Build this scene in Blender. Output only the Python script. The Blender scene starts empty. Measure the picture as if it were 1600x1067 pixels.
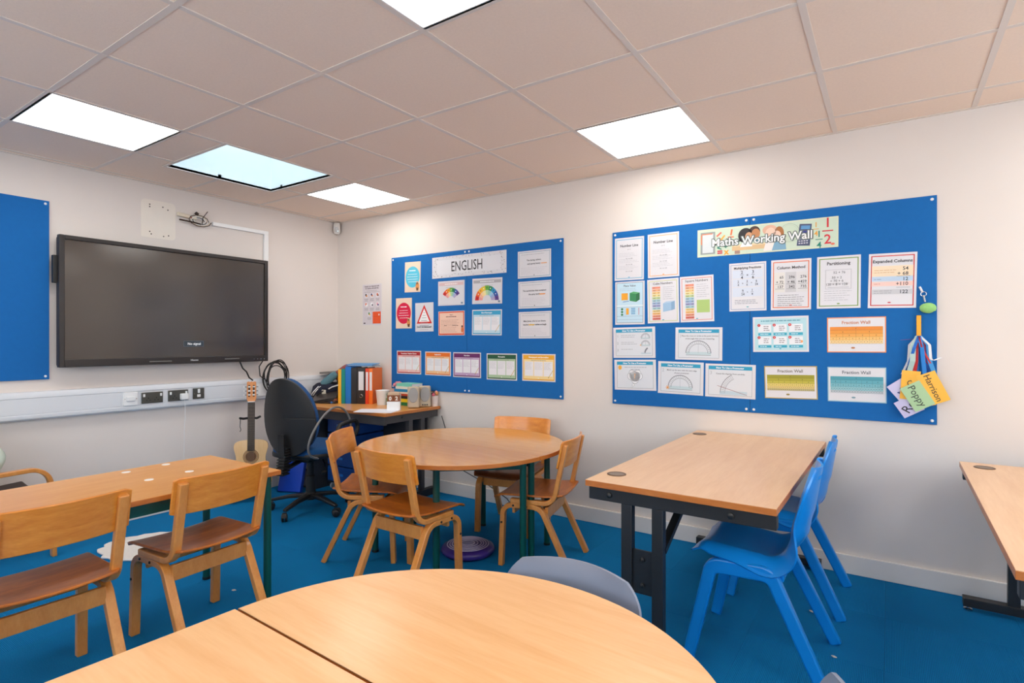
import bpy, math, random
from mathutils import Vector, Matrix
PI = math.pi
R = math.radians
random.seed(7)
sc = bpy.context.scene
col = sc.collection

# ---------------------------------------------------------------- camera, world, exposure
cam_d = bpy.data.cameras.new('camera')
cam_d.lens = 19.676; cam_d.sensor_width = 36; cam_d.clip_start = 0.02
cam = bpy.data.objects.new('camera', cam_d); col.objects.link(cam)
cam.location = (4.519, -3.615, 1.282)
cam.rotation_euler = (PI/2, 0, 0.5943)
sc.camera = cam
wd = bpy.data.worlds.new('sky'); sc.world = wd; wd.use_nodes = True
wb = wd.node_tree.nodes['Background']
wb.inputs[0].default_value = (0.86, 0.94, 1.0, 1); wb.inputs[1].default_value = 5.0
sc.view_settings.view_transform = 'Standard'; sc.view_settings.look = 'None'
sc.view_settings.gamma = 1; sc.view_settings.use_curve_mapping = False
sc.view_settings.exposure = 0.2
PANEL_POWER = 7.5
try:
    sc.cycles.use_denoising = True; sc.cycles.use_adaptive_sampling = True; sc.cycles.adaptive_threshold = .03
    sc.cycles.max_bounces = 7; sc.cycles.diffuse_bounces = 4
except Exception: pass

ROOM_X, ROOM_Y, H = 6.7, -5.4, 2.45

# ---------------------------------------------------------------- materials
def lin(c):
    return tuple((x/12.92 if x <= .04045 else ((x+.055)/1.055)**2.4) for x in c)
def rgb(r, g, b): return lin((r/255, g/255, b/255)) + (1,)
MATS = {}
def mat(name, colr, rough=.5, metal=0, coat=0, noise=0, nscale=30, bump=0, bscale=200, emis=None, estr=0, spec=.5):
    if name in MATS: return MATS[name]
    m = bpy.data.materials.new(name); m.use_nodes = True
    nt = m.node_tree; b = nt.nodes['Principled BSDF']
    b.inputs['Base Color'].default_value = colr
    b.inputs['Roughness'].default_value = rough
    b.inputs['Metallic'].default_value = metal
    b.inputs['Specular IOR Level'].default_value = spec
    b.inputs['Coat Weight'].default_value = coat
    if emis:
        b.inputs['Emission Color'].default_value = emis; b.inputs['Emission Strength'].default_value = estr
    tc = nt.nodes.new('ShaderNodeTexCoord')
    if noise:
        n = nt.nodes.new('ShaderNodeTexNoise'); n.inputs['Scale'].default_value = nscale; n.inputs['Detail'].default_value = 5
        mx = nt.nodes.new('ShaderNodeMix'); mx.data_type = 'RGBA'
        lo = tuple(c*(1-noise) for c in colr[:3])+(1,); hi = tuple(min(1, c*(1+noise)) for c in colr[:3])+(1,)
        mx.inputs[6].default_value = lo; mx.inputs[7].default_value = hi
        nt.links.new(tc.outputs['Object'], n.inputs['Vector'])
        nt.links.new(n.outputs['Fac'], mx.inputs[0]); nt.links.new(mx.outputs[2], b.inputs['Base Color'])
    if bump:
        n2 = nt.nodes.new('ShaderNodeTexNoise'); n2.inputs['Scale'].default_value = bscale; n2.inputs['Detail'].default_value = 3
        bp = nt.nodes.new('ShaderNodeBump'); bp.inputs['Strength'].default_value = bump; bp.inputs['Distance'].default_value = .002
        nt.links.new(tc.outputs['Object'], n2.inputs['Vector'])
        nt.links.new(n2.outputs['Fac'], bp.inputs['Height']); nt.links.new(bp.outputs['Normal'], b.inputs['Normal'])
    MATS[name] = m
    return m
def wood(name, c1, c2, stretch=(1, 14, 14), scale=3.2, rough=.35, coat=0.2, big=0.5):
    """long-grain timber: stretched noise between two tones"""
    if name in MATS: return MATS[name]
    m = bpy.data.materials.new(name); m.use_nodes = True
    nt = m.node_tree; b = nt.nodes['Principled BSDF']
    b.inputs['Roughness'].default_value = rough; b.inputs['Coat Weight'].default_value = coat; b.inputs['Coat Roughness'].default_value = .15
    tc = nt.nodes.new('ShaderNodeTexCoord'); mp = nt.nodes.new('ShaderNodeMapping')
    mp.inputs['Scale'].default_value = stretch
    nt.links.new(tc.outputs['Object'], mp.inputs['Vector'])
    n = nt.nodes.new('ShaderNodeTexNoise'); n.inputs['Scale'].default_value = scale; n.inputs['Detail'].default_value = 8; n.inputs['Distortion'].default_value = .6
    n2 = nt.nodes.new('ShaderNodeTexNoise'); n2.inputs['Scale'].default_value = scale*6; n2.inputs['Detail'].default_value = 4
    nt.links.new(mp.outputs[0], n.inputs['Vector']); nt.links.new(mp.outputs[0], n2.inputs['Vector'])
    ad = nt.nodes.new('ShaderNodeMix'); ad.data_type = 'FLOAT'; ad.inputs[0].default_value = .35
    nt.links.new(n.outputs['Fac'], ad.inputs[2]); nt.links.new(n2.outputs['Fac'], ad.inputs[3])
    rp = nt.nodes.new('ShaderNodeValToRGB')
    rp.color_ramp.elements[0].position = .3; rp.color_ramp.elements[0].color = c1
    rp.color_ramp.elements[1].position = .7; rp.color_ramp.elements[1].color = c2
    nt.links.new(ad.outputs[0], rp.inputs[0]); nt.links.new(rp.outputs[0], b.inputs['Base Color'])
    MATS[name] = m
    return m
def carpet(name, c, axis):
    m = bpy.data.materials.new(name); m.use_nodes = True
    nt = m.node_tree; b = nt.nodes['Principled BSDF']
    b.inputs['Roughness'].default_value = .95; b.inputs['Specular IOR Level'].default_value = .15
    tc = nt.nodes.new('ShaderNodeTexCoord')
    wv = nt.nodes.new('ShaderNodeTexWave'); wv.bands_direction = axis; wv.inputs['Scale'].default_value = 55; wv.inputs['Distortion'].default_value = .6; wv.inputs['Detail'].default_value = 2; wv.inputs['Detail Scale'].default_value = 3
    n = nt.nodes.new('ShaderNodeTexNoise'); n.inputs['Scale'].default_value = 260; n.inputs['Detail'].default_value = 3
    n3 = nt.nodes.new('ShaderNodeTexNoise'); n3.inputs['Scale'].default_value = 2.5; n3.inputs['Detail'].default_value = 4
    for q in (wv, n, n3): nt.links.new(tc.outputs['Object'], q.inputs['Vector'])
    mx = nt.nodes.new('ShaderNodeMix'); mx.data_type = 'FLOAT'; mx.inputs[0].default_value = .55
    nt.links.new(wv.outputs['Fac'], mx.inputs[2]); nt.links.new(n.outputs['Fac'], mx.inputs[3])
    mx2 = nt.nodes.new('ShaderNodeMix'); mx2.data_type = 'FLOAT'; mx2.inputs[0].default_value = .25
    nt.links.new(mx.outputs[0], mx2.inputs[2]); nt.links.new(n3.outputs['Fac'], mx2.inputs[3])
    rp = nt.nodes.new('ShaderNodeValToRGB')
    rp.color_ramp.elements[0].position = .2; rp.color_ramp.elements[0].color = tuple(x*.55 for x in c[:3])+(1,)
    rp.color_ramp.elements[1].position = .8; rp.color_ramp.elements[1].color = tuple(min(1, x*1.35) for x in c[:3])+(1,)
    nt.links.new(mx2.outputs[0], rp.inputs[0]); nt.links.new(rp.outputs[0], b.inputs['Base Color'])
    bp = nt.nodes.new('ShaderNodeBump'); bp.inputs['Strength'].default_value = .6; bp.inputs['Distance'].default_value = .004
    nt.links.new(mx.outputs[0], bp.inputs['Height']); nt.links.new(bp.outputs['Normal'], b.inputs['Normal'])
    return m
WALL = mat('wall_paint', rgb(229, 219, 211), .65, noise=.03, nscale=3, bump=.08, bscale=60)
WALLTV = mat('wall_paint_cool', rgb(226, 216, 209), .6, noise=.035, nscale=2.2, bump=.08, bscale=50)
TRIMW = mat('trim_white', rgb(232, 226, 220), .4, noise=.03, nscale=8)
TILE = mat('ceiling_tile_board', rgb(249, 226, 206), .85, noise=.05, nscale=90, bump=.25, bscale=180)
RAIL = mat('ceiling_rail', rgb(232, 218, 206), .45)
PLENUM = mat('plenum', rgb(120, 110, 100), .9)
CARP = (carpet('carpet_ribbed_x', rgb(4, 119, 178), 'X'), carpet('carpet_ribbed_y', rgb(4, 117, 176), 'Y'))
CHW = wood('chair_beech', rgb(206, 128, 54), rgb(226, 154, 78), (3, 3, 1), 9, .32, .3)
CHB = wood('chair_back_ply', rgb(208, 118, 30), rgb(234, 154, 60), (1.2, 7, 7), 5, .3, .35)
CHS = wood('chair_seat_ply', rgb(150, 72, 14), rgb(204, 116, 34), (1.2, 5, 5), 4, .38, .12)  # worn brown seat wood, darkened further for the shade under the tabletops
CHD = wood('chair_seat_dark', rgb(96, 48, 20), rgb(150, 84, 36), (1.2, 5, 5), 4, .38, .12)
TOPW = wood('table_top_beech', rgb(226, 168, 110), rgb(238, 188, 134), (1, 11, 11), 2.2, .3, .1)
TOPR = wood('round_top_beech', rgb(216, 152, 82), rgb(230, 172, 102), (1, 9, 9), 2.4, .16, .2)
TOPL = wood('left_top_beech', rgb(224, 150, 74), rgb(238, 174, 98), (9, 1, 9), 2.4, .3, .2)
TOPD = wood('desk_top_beech', rgb(222, 176, 132), rgb(236, 196, 156), (11, 1, 11), 2, .34, .1)
EDGE = wood('edge_band', rgb(176, 96, 34), rgb(204, 124, 56), (1, 1, 6), 6, .35, .2)
GREEN = mat('green_steel', rgb(0, 74, 66), .35, coat=.2)
BLACK = mat('black_steel', rgb(34, 34, 36), .42)
BLKPL = mat('black_plastic', rgb(30, 29, 29), .45, bump=.1, bscale=400)
BLKSOFT = mat('black_soft', rgb(26, 26, 28), .7)
CHROME = mat('chrome', rgb(200, 200, 200), .2, metal=1)
BOARD = mat('board_felt', rgb(0, 102, 176), .85, noise=.06, nscale=40, bump=.3, bscale=500)
WHITE = mat('white_plastic', rgb(238, 238, 238), .35)
GREYP = mat('grey_plastic', rgb(132, 140, 158), .4, bump=.08, bscale=300)
BLUEP = mat('blue_plastic', rgb(16, 138, 226), .28, coat=.15)
PAPER = mat('paper_laminated', rgb(226, 224, 226), .32)

# ---------------------------------------------------------------- mesh building
def fillet(pts, r, n=6):
    pts = [Vector(p) for p in pts]; out = [pts[0]]
    for i in range(1, len(pts)-1):
        a, b, c = pts[i-1], pts[i], pts[i+1]
        rr = r[i-1] if isinstance(r, (list, tuple)) else r
        u = (a-b).normalized(); w = (c-b).normalized()
        ang = u.angle(w); d = rr/math.tan(ang/2)
        p0 = b+u*d; p1 = b+w*d
        bis = (u+w).normalized(); cen = b+bis*(rr/math.sin(ang/2))
        v0 = p0-cen; v1 = p1-cen; th = v0.angle(v1)
        for k in range(n+1):
            t = k/n
            s = (math.sin((1-t)*th)*v0+math.sin(t*th)*v1)/math.sin(th)
            out.append(cen+s)
    out.append(pts[-1]); return out
class MB:
    def __init__(s): s.v = []; s.f = []; s.mi = []
    def add(s, v, f, mi=0, mx=None):
        o = len(s.v)
        s.v += [tuple(mx @ Vector(p)) if mx else tuple(p) for p in v]
        s.f += [tuple(i+o for i in q) for q in f]; s.mi += [mi]*len(f); return s
    def box(s, x0, x1, y0, y1, z0, z1, mi=0, mx=None):
        v = [(x0,y0,z0),(x1,y0,z0),(x1,y1,z0),(x0,y1,z0),(x0,y0,z1),(x1,y0,z1),(x1,y1,z1),(x0,y1,z1)]
        return s.add(v, [(3,2,1,0),(4,5,6,7),(0,1,5,4),(1,2,6,5),(2,3,7,6),(3,0,4,7)], mi, mx)
    def sweep(s, path, w, t, side=(1,0,0), mi=0, mx=None, taper=None):
        """rectangular bar along a path; w across `side`, t across the other way"""
        path = [Vector(p) for p in path]; sd = Vector(side).normalized(); v = []; n = len(path)
        for i, p in enumerate(path):
            tg = (path[min(i+1, n-1)]-path[max(i-1, 0)]).normalized()
            nm = tg.cross(sd).normalized(); k = 1
            if 0 < i < n-1:
                a = (path[i]-path[i-1]).normalized(); b = (path[i+1]-path[i]).normalized()
                k = 1/max(.4, math.cos(a.angle(b, 0)/2))
            sc_ = taper(i/(n-1)) if taper else 1
            sw = sd*w/2*sc_; st = nm*t/2*k*sc_
            v += [p-sw-st, p+sw-st, p+sw+st, p-sw+st]
        f = [(3,2,1,0)]
        for i in range(n-1):
            a = 4*i; b = a+4
            for k in range(4): f.append((a+k, a+(k+1)%4, b+(k+1)%4, b+k))
        e = 4*(n-1); f.append((e, e+1, e+2, e+3))
        return s.add(v, f, mi, mx)
    def tube(s, path, r, n=10, mi=0, mx=None, closed=False):
        path = [Vector(p) for p in path]; m = len(path); v = []; f = []
        nm = None
        for i, p in enumerate(path):
            if closed: tg = (path[(i+1) % m]-path[(i-1) % m]).normalized()
            else: tg = (path[min(i+1, m-1)]-path[max(i-1, 0)]).normalized()
            if nm is None:
                nm = tg.orthogonal().normalized()
            else:
                nm = (nm-tg*nm.dot(tg))
                nm = nm.normalized() if nm.length > 1e-6 else tg.orthogonal().normalized()
            bn = tg.cross(nm); rr = r(i/(m-1)) if callable(r) else r
            for k in range(n):
                a = 2*PI*k/n; v.append(p+nm*math.cos(a)*rr+bn*math.sin(a)*rr)
        for i in range(m if closed else m-1):
            for k in range(n):
                a = i*n; b = ((i+1) % m)*n
                f.append((a+k, a+(k+1) % n, b+(k+1) % n, b+k))
        if not closed:
            f.append(tuple(range(n-1, -1, -1))); f.append(tuple((m-1)*n+k for k in range(n)))
        return s.add(v, f, mi, mx)
    def lathe(s, prof, n=24, mi=0, mx=None):
        v = []; f = []; m = len(prof)
        for (r, z) in prof:
            for k in range(n): a = 2*PI*k/n; v.append((r*math.cos(a), r*math.sin(a), z))
        for i in range(m-1):
            for k in range(n): f.append((i*n+k, i*n+(k+1) % n, (i+1)*n+(k+1) % n, (i+1)*n+k))
        f.append(tuple(range(n-1, -1, -1))); f.append(tuple((m-1)*n+k for k in range(n)))
        return s.add(v, f, mi, mx)
    def cyl(s, x, y, z0, z1, r, n=16, mi=0, mx=None):
        return s.lathe([(r, z0), (r, z1)], n, mi, (mx or Matrix()) @ Matrix.Translation((x, y, 0)))
    def prism(s, pts, z0, z1, mi=0, mx=None):
        n = len(pts)
        v = [(p[0], p[1], z0) for p in pts]+[(p[0], p[1], z1) for p in pts]
        f = [tuple(range(n-1, -1, -1)), tuple(range(n, 2*n))]+[(i, (i+1) % n, n+(i+1) % n, n+i) for i in range(n)]
        return s.add(v, f, mi, mx)
    def sheet(s, fn, nu, nv, t, mi=0, mx=None, skip=None):
        """thick surface: fn(u,v) -> point, u,v in 0..1, thickened by t along its normal"""
        P = [[Vector(fn(i/nu, j/nv)) for j in range(nv+1)] for i in range(nu+1)]
        N = [[None]*(nv+1) for _ in range(nu+1)]
        for i in range(nu+1):
            for j in range(nv+1):
                a = P[min(i+1, nu)][j]-P[max(i-1, 0)][j]; b = P[i][min(j+1, nv)]-P[i][max(j-1, 0)]
                c = a.cross(b); N[i][j] = c.normalized() if c.length > 1e-9 else Vector((0,0,1))
        v = []; W = nv+1; L = (nu+1)*W
        for sg in (0, 1):
            for i in range(nu+1):
                for j in range(W): v.append(P[i][j]+N[i][j]*(t*sg))
        f = []; cells = {(i, j) for i in range(nu) for j in range(nv) if not (skip and skip((i+.5)/nu, (j+.5)/nv))}
        for (i, j) in cells:
            a, b, c, d = i*W+j, (i+1)*W+j, (i+1)*W+j+1, i*W+j+1
            f.append((d, c, b, a)); f.append((a+L, b+L, c+L, d+L))
            if (i, j-1) not in cells: f.append((a, b, b+L, a+L))
            if (i, j+1) not in cells: f.append((c, d, d+L, c+L))
            if (i-1, j) not in cells: f.append((d, a, a+L, d+L))
            if (i+1, j) not in cells: f.append((b, c, c+L, b+L))
        return s.add(v, f, mi, mx)
    def blob(s, c, r, n=10, m=8, jit=0, mi=0, mx=None, pw=1.0):
        """soft rounded lump (superellipsoid)"""
        v = []; f = []
        def sp(x): return math.copysign(abs(x)**pw, x)
        for i in range(m+1):
            ph = -PI/2+PI*i/m
            for k in range(n):
                th = 2*PI*k/n; q = 1+random.uniform(-jit, jit)
                v.append((c[0]+r[0]*sp(math.cos(ph))*sp(math.cos(th))*q, c[1]+r[1]*sp(math.cos(ph))*sp(math.sin(th))*q, c[2]+r[2]*sp(math.sin(ph))*q))
        for i in range(m):
            for k in range(n): f.append((i*n+k, i*n+(k+1) % n, (i+1)*n+(k+1) % n, (i+1)*n+k))
        return s.add(v, f, mi, mx)
    def build(s, name, mats, parent=None, loc=None, rotz=0, bev=0, smooth=35, seg=2, rot=None):
        me = bpy.data.meshes.new(name); me.from_pydata(s.v, [], s.f); me.validate()
        if not isinstance(mats, (list, tuple)): mats = [mats]
        for m in mats: me.materials.append(m)
        if len(mats) > 1 and len(me.polygons) == len(s.mi):
            me.polygons.foreach_set('material_index', s.mi)
        if smooth:
            me.shade_smooth(); me.set_sharp_from_angle(angle=R(smooth))
        me.update()
        o = bpy.data.objects.new(name, me); col.objects.link(o)
        if parent: o.parent = parent
        if loc: o.location = loc
        if rot: o.rotation_euler = rot
        elif rotz: o.rotation_euler = (0, 0, rotz)
        if bev:
            b = o.modifiers.new('bevel', 'BEVEL'); b.width = bev; b.segments = seg; b.limit_method = 'ANGLE'; b.angle_limit = R(40)
            b.harden_normals = False
        return o
def tag(o, label=None, cat=None, group=None, kind=None):
    if label: o['label'] = label
    if cat: o['category'] = cat
    if group: o['group'] = group
    if kind: o['kind'] = kind
    return o
def empty(name, loc=(0,0,0), rotz=0, label=None, cat=None, group=None):
    o = bpy.data.objects.new(name, None); col.objects.link(o)
    o.location = loc; o.rotation_euler = (0, 0, rotz); o.empty_display_size = .1
    return tag(o, label, cat, group)
def copy_tree(o, parent=None):
    c = o.copy(); col.objects.link(c)
    if parent: c.parent = parent
    for ch in list(o.children): copy_tree(ch, c)
    return c
def bx(name, m, parent, x0, x1, y0, y1, z0, z1, bev=.003, loc=None, rotz=0, rot=None):
    return MB().box(x0, x1, y0, y1, z0, z1).build(name, m, parent, loc, rotz, bev=bev, smooth=0 if not bev else 35, rot=rot)
def struct(o): o['kind'] = 'structure'; return o

# ---------------------------------------------------------------- room shell
fl = struct(MB().box(-.12, ROOM_X+.12, ROOM_Y-.12, .12, -.12, -.006).build('floor', mat('floor_slab', rgb(40, 60, 75), .9), smooth=0))
TS = .5
tile_me = {}
def tile_obj(nm, x0, x1, y0, y1, m, parent):
    key = (round(x1-x0, 4), round(y1-y0, 4), m.name)
    if key not in tile_me:
        o = MB().box(0, x1-x0, 0, y1-y0, -.006, 0).build(nm, m, parent, (x0, y0, 0), smooth=0); tile_me[key] = o.data
    else:
        o = bpy.data.objects.new(nm, tile_me[key]); col.objects.link(o); o.parent = parent; o.location = (x0, y0, 0)
    return o
nx = math.ceil(ROOM_X/TS); ny = math.ceil(-ROOM_Y/TS)
for i in range(nx):
    for j in range(ny):
        x0, x1 = i*TS, min((i+1)*TS, ROOM_X); y1, y0 = -j*TS, max(-(j+1)*TS, ROOM_Y)
        g = .0003
        tile_obj('carpet_tile', x0+g, x1-g, y0+g, y1-g, CARP[(i+j) % 2], fl)

struct(MB().box(-.12, ROOM_X+.12, 0, .12, 0, 2.62).build('wall_front', WALL, smooth=0))
struct(MB().box(-.12, 0, ROOM_Y-.12, 0, 0, 2.62).build('wall_left', WALLTV, smooth=0))
BWX = ((.9, 3.0), (3.5, 5.9))
wbk = MB(); Y0, Y1 = ROOM_Y-.12, ROOM_Y
wbk.box(0, ROOM_X, Y0, Y1, 0, .95).box(0, ROOM_X, Y0, Y1, 2.25, 2.62).box(0, BWX[0][0], Y0, Y1, .95, 2.25).box(BWX[0][1], BWX[1][0], Y0, Y1, .95, 2.25).box(BWX[1][1], ROOM_X, Y0, Y1, .95, 2.25)
struct(wbk.build('wall_back', WALL, smooth=0))
# right wall with a window opening
WY0, WY1, WZ0, WZ1 = -3.3, -.75, .95, 2.2
wr = MB(); X0, X1 = ROOM_X, ROOM_X+.12
wr.box(X0, X1, ROOM_Y-.12, WY0, 0, 2.62).box(X0, X1, WY1, 0, 0, 2.62).box(X0, X1, WY0, WY1, 0, WZ0).box(X0, X1, WY0, WY1, WZ1, 2.62)
struct(wr.build('wall_right', WALL, smooth=0))
wn = struct(empty('window_1', (ROOM_X+.06, (WY0+WY1)/2, WZ0)))
hw = (WY1-WY0)/2; hh = WZ1-WZ0
fr = MB(); fr.box(-.03, .03, -hw, hw, 0, .06).box(-.03, .03, -hw, hw, hh-.06, hh)
for yy in (-hw, -.03, hw-.06): fr.box(-.03, .03, yy, yy+.06, .06, hh-.06)
fr.build('window_frame', TRIMW, wn, smooth=0)
gm = bpy.data.materials.new('window_glass'); gm.use_nodes = True
nt = gm.node_tree; nt.nodes.remove(nt.nodes['Principled BSDF'])
tr = nt.nodes.new('ShaderNodeBsdfTransparent'); gl = nt.nodes.new('ShaderNodeBsdfGlossy'); gl.inputs['Roughness'].default_value = .02
mxs = nt.nodes.new('ShaderNodeMixShader'); mxs.inputs[0].default_value = .06
nt.links.new(tr.outputs[0], mxs.inputs[1]); nt.links.new(gl.outputs[0], mxs.inputs[2]); nt.links.new(mxs.outputs[0], nt.nodes['Material Output'].inputs[0])
for a, b in ((-hw+.06, -.03), (.03, hw-.06)): MB().box(-.003, .003, a, b, .06, hh-.06).build('pane', gm, wn, smooth=0)
MB().box(-.1, .03, -hw, hw, -.03, 0).build('window_sill', TRIMW, wn, smooth=0)
for k_, (xa, xb) in enumerate(BWX):  # unseen windows behind the camera, added to bring more daylight onto the ceiling
    wq = struct(empty('window_%d' % (3+k_), ((xa+xb)/2, ROOM_Y-.06, .95))); h_ = (xb-xa)/2
    f_ = MB().box(-h_, h_, -.03, .03, 0, .06).box(-h_, h_, -.03, .03, 1.24, 1.3)
    for xx in (-h_, -.03, h_-.06): f_.box(xx, xx+.06, -.03, .03, .06, 1.24)
    f_.build('window_frame', TRIMW, wq, smooth=0)
    for qa, qb in ((-h_+.06, -.03), (.03, h_-.06)): MB().box(qa, qb, -.003, .003, .06, 1.24).build('pane', gm, wq, smooth=0)
# skirting boards
struct(bx('baseboard_front', TRIMW, None, 0, ROOM_X, -.018, 0, 0, .105, .004))
struct(bx('baseboard_left', TRIMW, None, 0, .018, ROOM_Y, -.018, 0, .105, .004))
struct(bx('baseboard_back', TRIMW, None, 0, ROOM_X, ROOM_Y, ROOM_Y+.018, 0, .105, .004))
struct(bx('baseboard_right', TRIMW, None, ROOM_X-.018, ROOM_X, ROOM_Y+.018, -.018, 0, .105, .004))

# ---------------------------------------------------------------- suspended ceiling
SK = (.53, 1.265, -1.815, -1.06)            # rooflight opening
LIGHTS = [(a, b) for a in (-3, 1, 5) for b in (2, -1, -4)]
cl = MB()
e_ = .012
cl.box(-.12, SK[0]-e_, ROOM_Y-.12, .12, 2.62, 2.7).box(SK[1]+e_, ROOM_X+.12, ROOM_Y-.12, .12, 2.62, 2.7)
cl.box(SK[0]-e_, SK[1]+e_, ROOM_Y-.12, SK[2]-e_, 2.62, 2.7).box(SK[0]-e_, SK[1]+e_, SK[3]+e_, .12, 2.62, 2.7)
ceil = struct(cl.build('ceiling', PLENUM, smooth=0))
gx = [0]+[round(.065+.6*k, 4) for k in range(12) if .065+.6*k < ROOM_X-.02]+[ROOM_X]
gy = [0]+[round(-.26-.6*k, 4) for k in range(10) if -.26-.6*k > ROOM_Y+.02]+[ROOM_Y]
def subtract(r, h):
    x0, x1, y0, y1 = r; a0, a1, b0, b1 = h
    if a1 <= x0 or a0 >= x1 or b1 <= y0 or b0 >= y1: return [r]
    out = []
    if a0 > x0: out.append((x0, a0, y0, y1))
    if a1 < x1: out.append((a1, x1, y0, y1))
    m0, m1 = max(x0, a0), min(x1, a1)
    if b0 > y0: out.append((m0, m1, y0, b0))
    if b1 < y1: out.append((m0, m1, b1, y1))
    return out
ceil_me = {}
for i in range(len(gx)-1):
    for j in range(len(gy)-1):
        x0, x1, y1, y0 = gx[i], gx[i+1], gy[j], gy[j+1]
        if any(abs(x0-(2.465+.6*a)) < .02 and abs(y0-(-2.06+.6*b)) < .02 for a, b in LIGHTS): continue
        rs = subtract((x0+.003, x1-.003, y0+.003, y1-.003), SK)
        key = (round(x1-x0, 3), round(y1-y0, 3))
        if len(rs) == 1 and rs[0] == (x0+.003, x1-.003, y0+.003, y1-.003):
            if key in ceil_me:
                o = bpy.data.objects.new('ceiling_tile', ceil_me[key]); col.objects.link(o); o.parent = ceil; o.location = (x0, y0, H)
            else:
                o = MB().box(.003, x1-x0-.003, .003, y1-y0-.003, 0, .015).build('ceiling_tile', TILE, ceil, (x0, y0, H), smooth=0); ceil_me[key] = o.data
            o.location.z = H+random.uniform(0, .0012)
        elif rs:
            m = MB()
            for r in rs: m.box(r[0], r[1], r[2], r[3], H, H+.015)
            m.build('ceiling_tile', TILE, ceil, smooth=0)
for x in gx[1:-1]:
    m = MB()
    for r in subtract((x-.012, x+.012, ROOM_Y, 0), (SK[0]-.02, SK[1]+.02, SK[2], SK[3])): m.box(r[0], r[1], r[2], r[3], H-.0025, H+.03)
    m.build('grid_rail', RAIL, ceil, smooth=0)
for y in gy[1:-1]:
    m = MB()
    for r in subtract((0, ROOM_X, y-.012, y+.012), (SK[0], SK[1], SK[2], SK[3])): m.box(r[0], r[1], r[2], r[3], H-.002, H+.03)
    m.build('grid_rail', RAIL, ceil, smooth=0)
ang = MB().box(0, ROOM_X, -.02, 0, H-.004, H).box(0, .02, ROOM_Y, -.02, H-.004, H).box(ROOM_X-.02, ROOM_X, ROOM_Y, -.02, H-.004, H).box(.02, ROOM_X-.02, ROOM_Y, ROOM_Y+.02, H-.004, H)
ang.build('edge_angle', RAIL, ceil, smooth=0)
# rooflight shaft
SHAFT = mat('rooflight_shaft', rgb(236, 242, 244), .7)
sk = struct(empty('window_2', ((SK[0]+SK[1])/2, (SK[2]+SK[3])/2, H)))
a, b = (SK[1]-SK[0])/2, (SK[3]-SK[2])/2; SH = .75
MB().box(-a-.02, -a, -b-.02, b+.02, 0, SH).box(a, a+.02, -b-.02, b+.02, 0, SH).box(-a, a, -b-.02, -b, 0, SH).box(-a, a, b, b+.02, 0, SH).build('light_shaft', SHAFT, sk, smooth=0)
gt_ = gm.copy(); gt_.name = 'rooflight_polycarbonate'
[n for n in gt_.node_tree.nodes if n.type == 'BSDF_TRANSPARENT'][0].inputs[0].default_value = (.80, .86, .87, 1)
MB().box(-a, a, -b, b, SH-.02, SH-.012).build('pane', gt_, sk, smooth=0)
tm = MB(); w_ = .022
tm.box(-a-w_, -a, -b-w_, b+w_, -.004, -.0005).box(a, a+w_, -b-w_, b+w_, -.004, -.0005).box(-a, a, -b-w_, -b, -.004, -.0005).box(-a, a, b, b+w_, -.004, -.0005)
tm.build('opening_trim', RAIL, sk, smooth=0)
# LED panels
LED = mat('led_diffuser', rgb(255, 252, 246), .5, emis=(1, .965, .91, 1), estr=PANEL_POWER)
lab = {(-3,2): 'square LED ceiling panel nearest the corner, beyond the rooflight', (-3,-1): 'square LED ceiling panel left of the bluish rooflight', (1,2): 'square LED ceiling panel nearest the wall, above the maths board', (1,-1): 'square LED ceiling panel cut off by the top edge of the picture'}
for (a_, b_) in LIGHTS:
    x0, y0 = 2.465+.6*a_, -2.06+.6*b_
    t = empty('ceiling_light', (x0+.3, y0+.3, H), 0, lab.get((a_, b_), 'square LED ceiling panel over the part of the room out of view'), 'ceiling light', 'LED panels in the ceiling grid')
    f = MB(); o_, i_ = .297, .283
    f.box(-o_, o_, -o_, -i_, -.002, .02).box(-o_, o_, i_, o_, -.002, .02).box(-o_, -i_, -i_, i_, -.002, .02).box(i_, o_, -i_, i_, -.002, .02)
    f.build('panel_frame', WHITE, t, smooth=0)
    df = MB().box(-i_, i_, -i_, i_, .002, .012); df.mi = [0]+[1]*5     # only the underside glows
    df.build('diffuser', [LED, WHITE], t, smooth=0)
# ---------------------------------------------------------------- half-round tables
def half_table(Rr, ext, h, top_mat, legs, name, label, loc, rotz, group):
    """straight edge along local x at y=0, the round side towards -y; `legs` are (x, y)"""
    t = empty(name, loc, rotz, label, 'table', group)
    def outline(r, e, n=48):
        pts = [(r, -.001), ]
        for k in range(n+1):
            a = -PI*k/n; pts.append((r*math.cos(a), -e+r*math.sin(a)))
        pts.append((-r, -.001)); return pts
    MB().prism(outline(Rr, ext), h-.022, h-.0015).build('edge_band', EDGE, t, smooth=40)
    MB().prism(outline(Rr-.0015, ext), h-.0015, h).build('table_top', top_mat, t, smooth=0)
    for (x, y) in legs:
        lg = MB().cyl(x, y, .012, h-.022, .019, 16).build('leg', GREEN, t)
        MB().cyl(x, y, 0, .014, .021, 14).build('foot_cap', BLKPL, lg)
    n = len(legs)
    for i in range(n):
        p, q = Vector(legs[i]), Vector(legs[(i+1) % n])
        m = MB().sweep([(p.x, p.y, h-.05), (q.x, q.y, h-.05)], .05, .02, (0,0,1))
        m.build('apron', GREEN, t, smooth=0)
    return t
HL = [(-.52, -.035), (-.36, -.39), (.20, -.39), (.52, -.035)]
SEAM = R(-7)
half_table(.612, .03, .65, TOPR, HL, 'half_round_table', 'glossy beech half-round table with four chairs, half nearer the camera', (2.318, -.907, 0), SEAM, 'half-round tables pushed together into a circle')
half_table(.612, .03, .65, TOPR, HL, 'half_round_table', 'glossy beech half-round table with four chairs, half nearer the wall', (2.318, -.905, 0), SEAM+PI, 'half-round tables pushed together into a circle')
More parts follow.
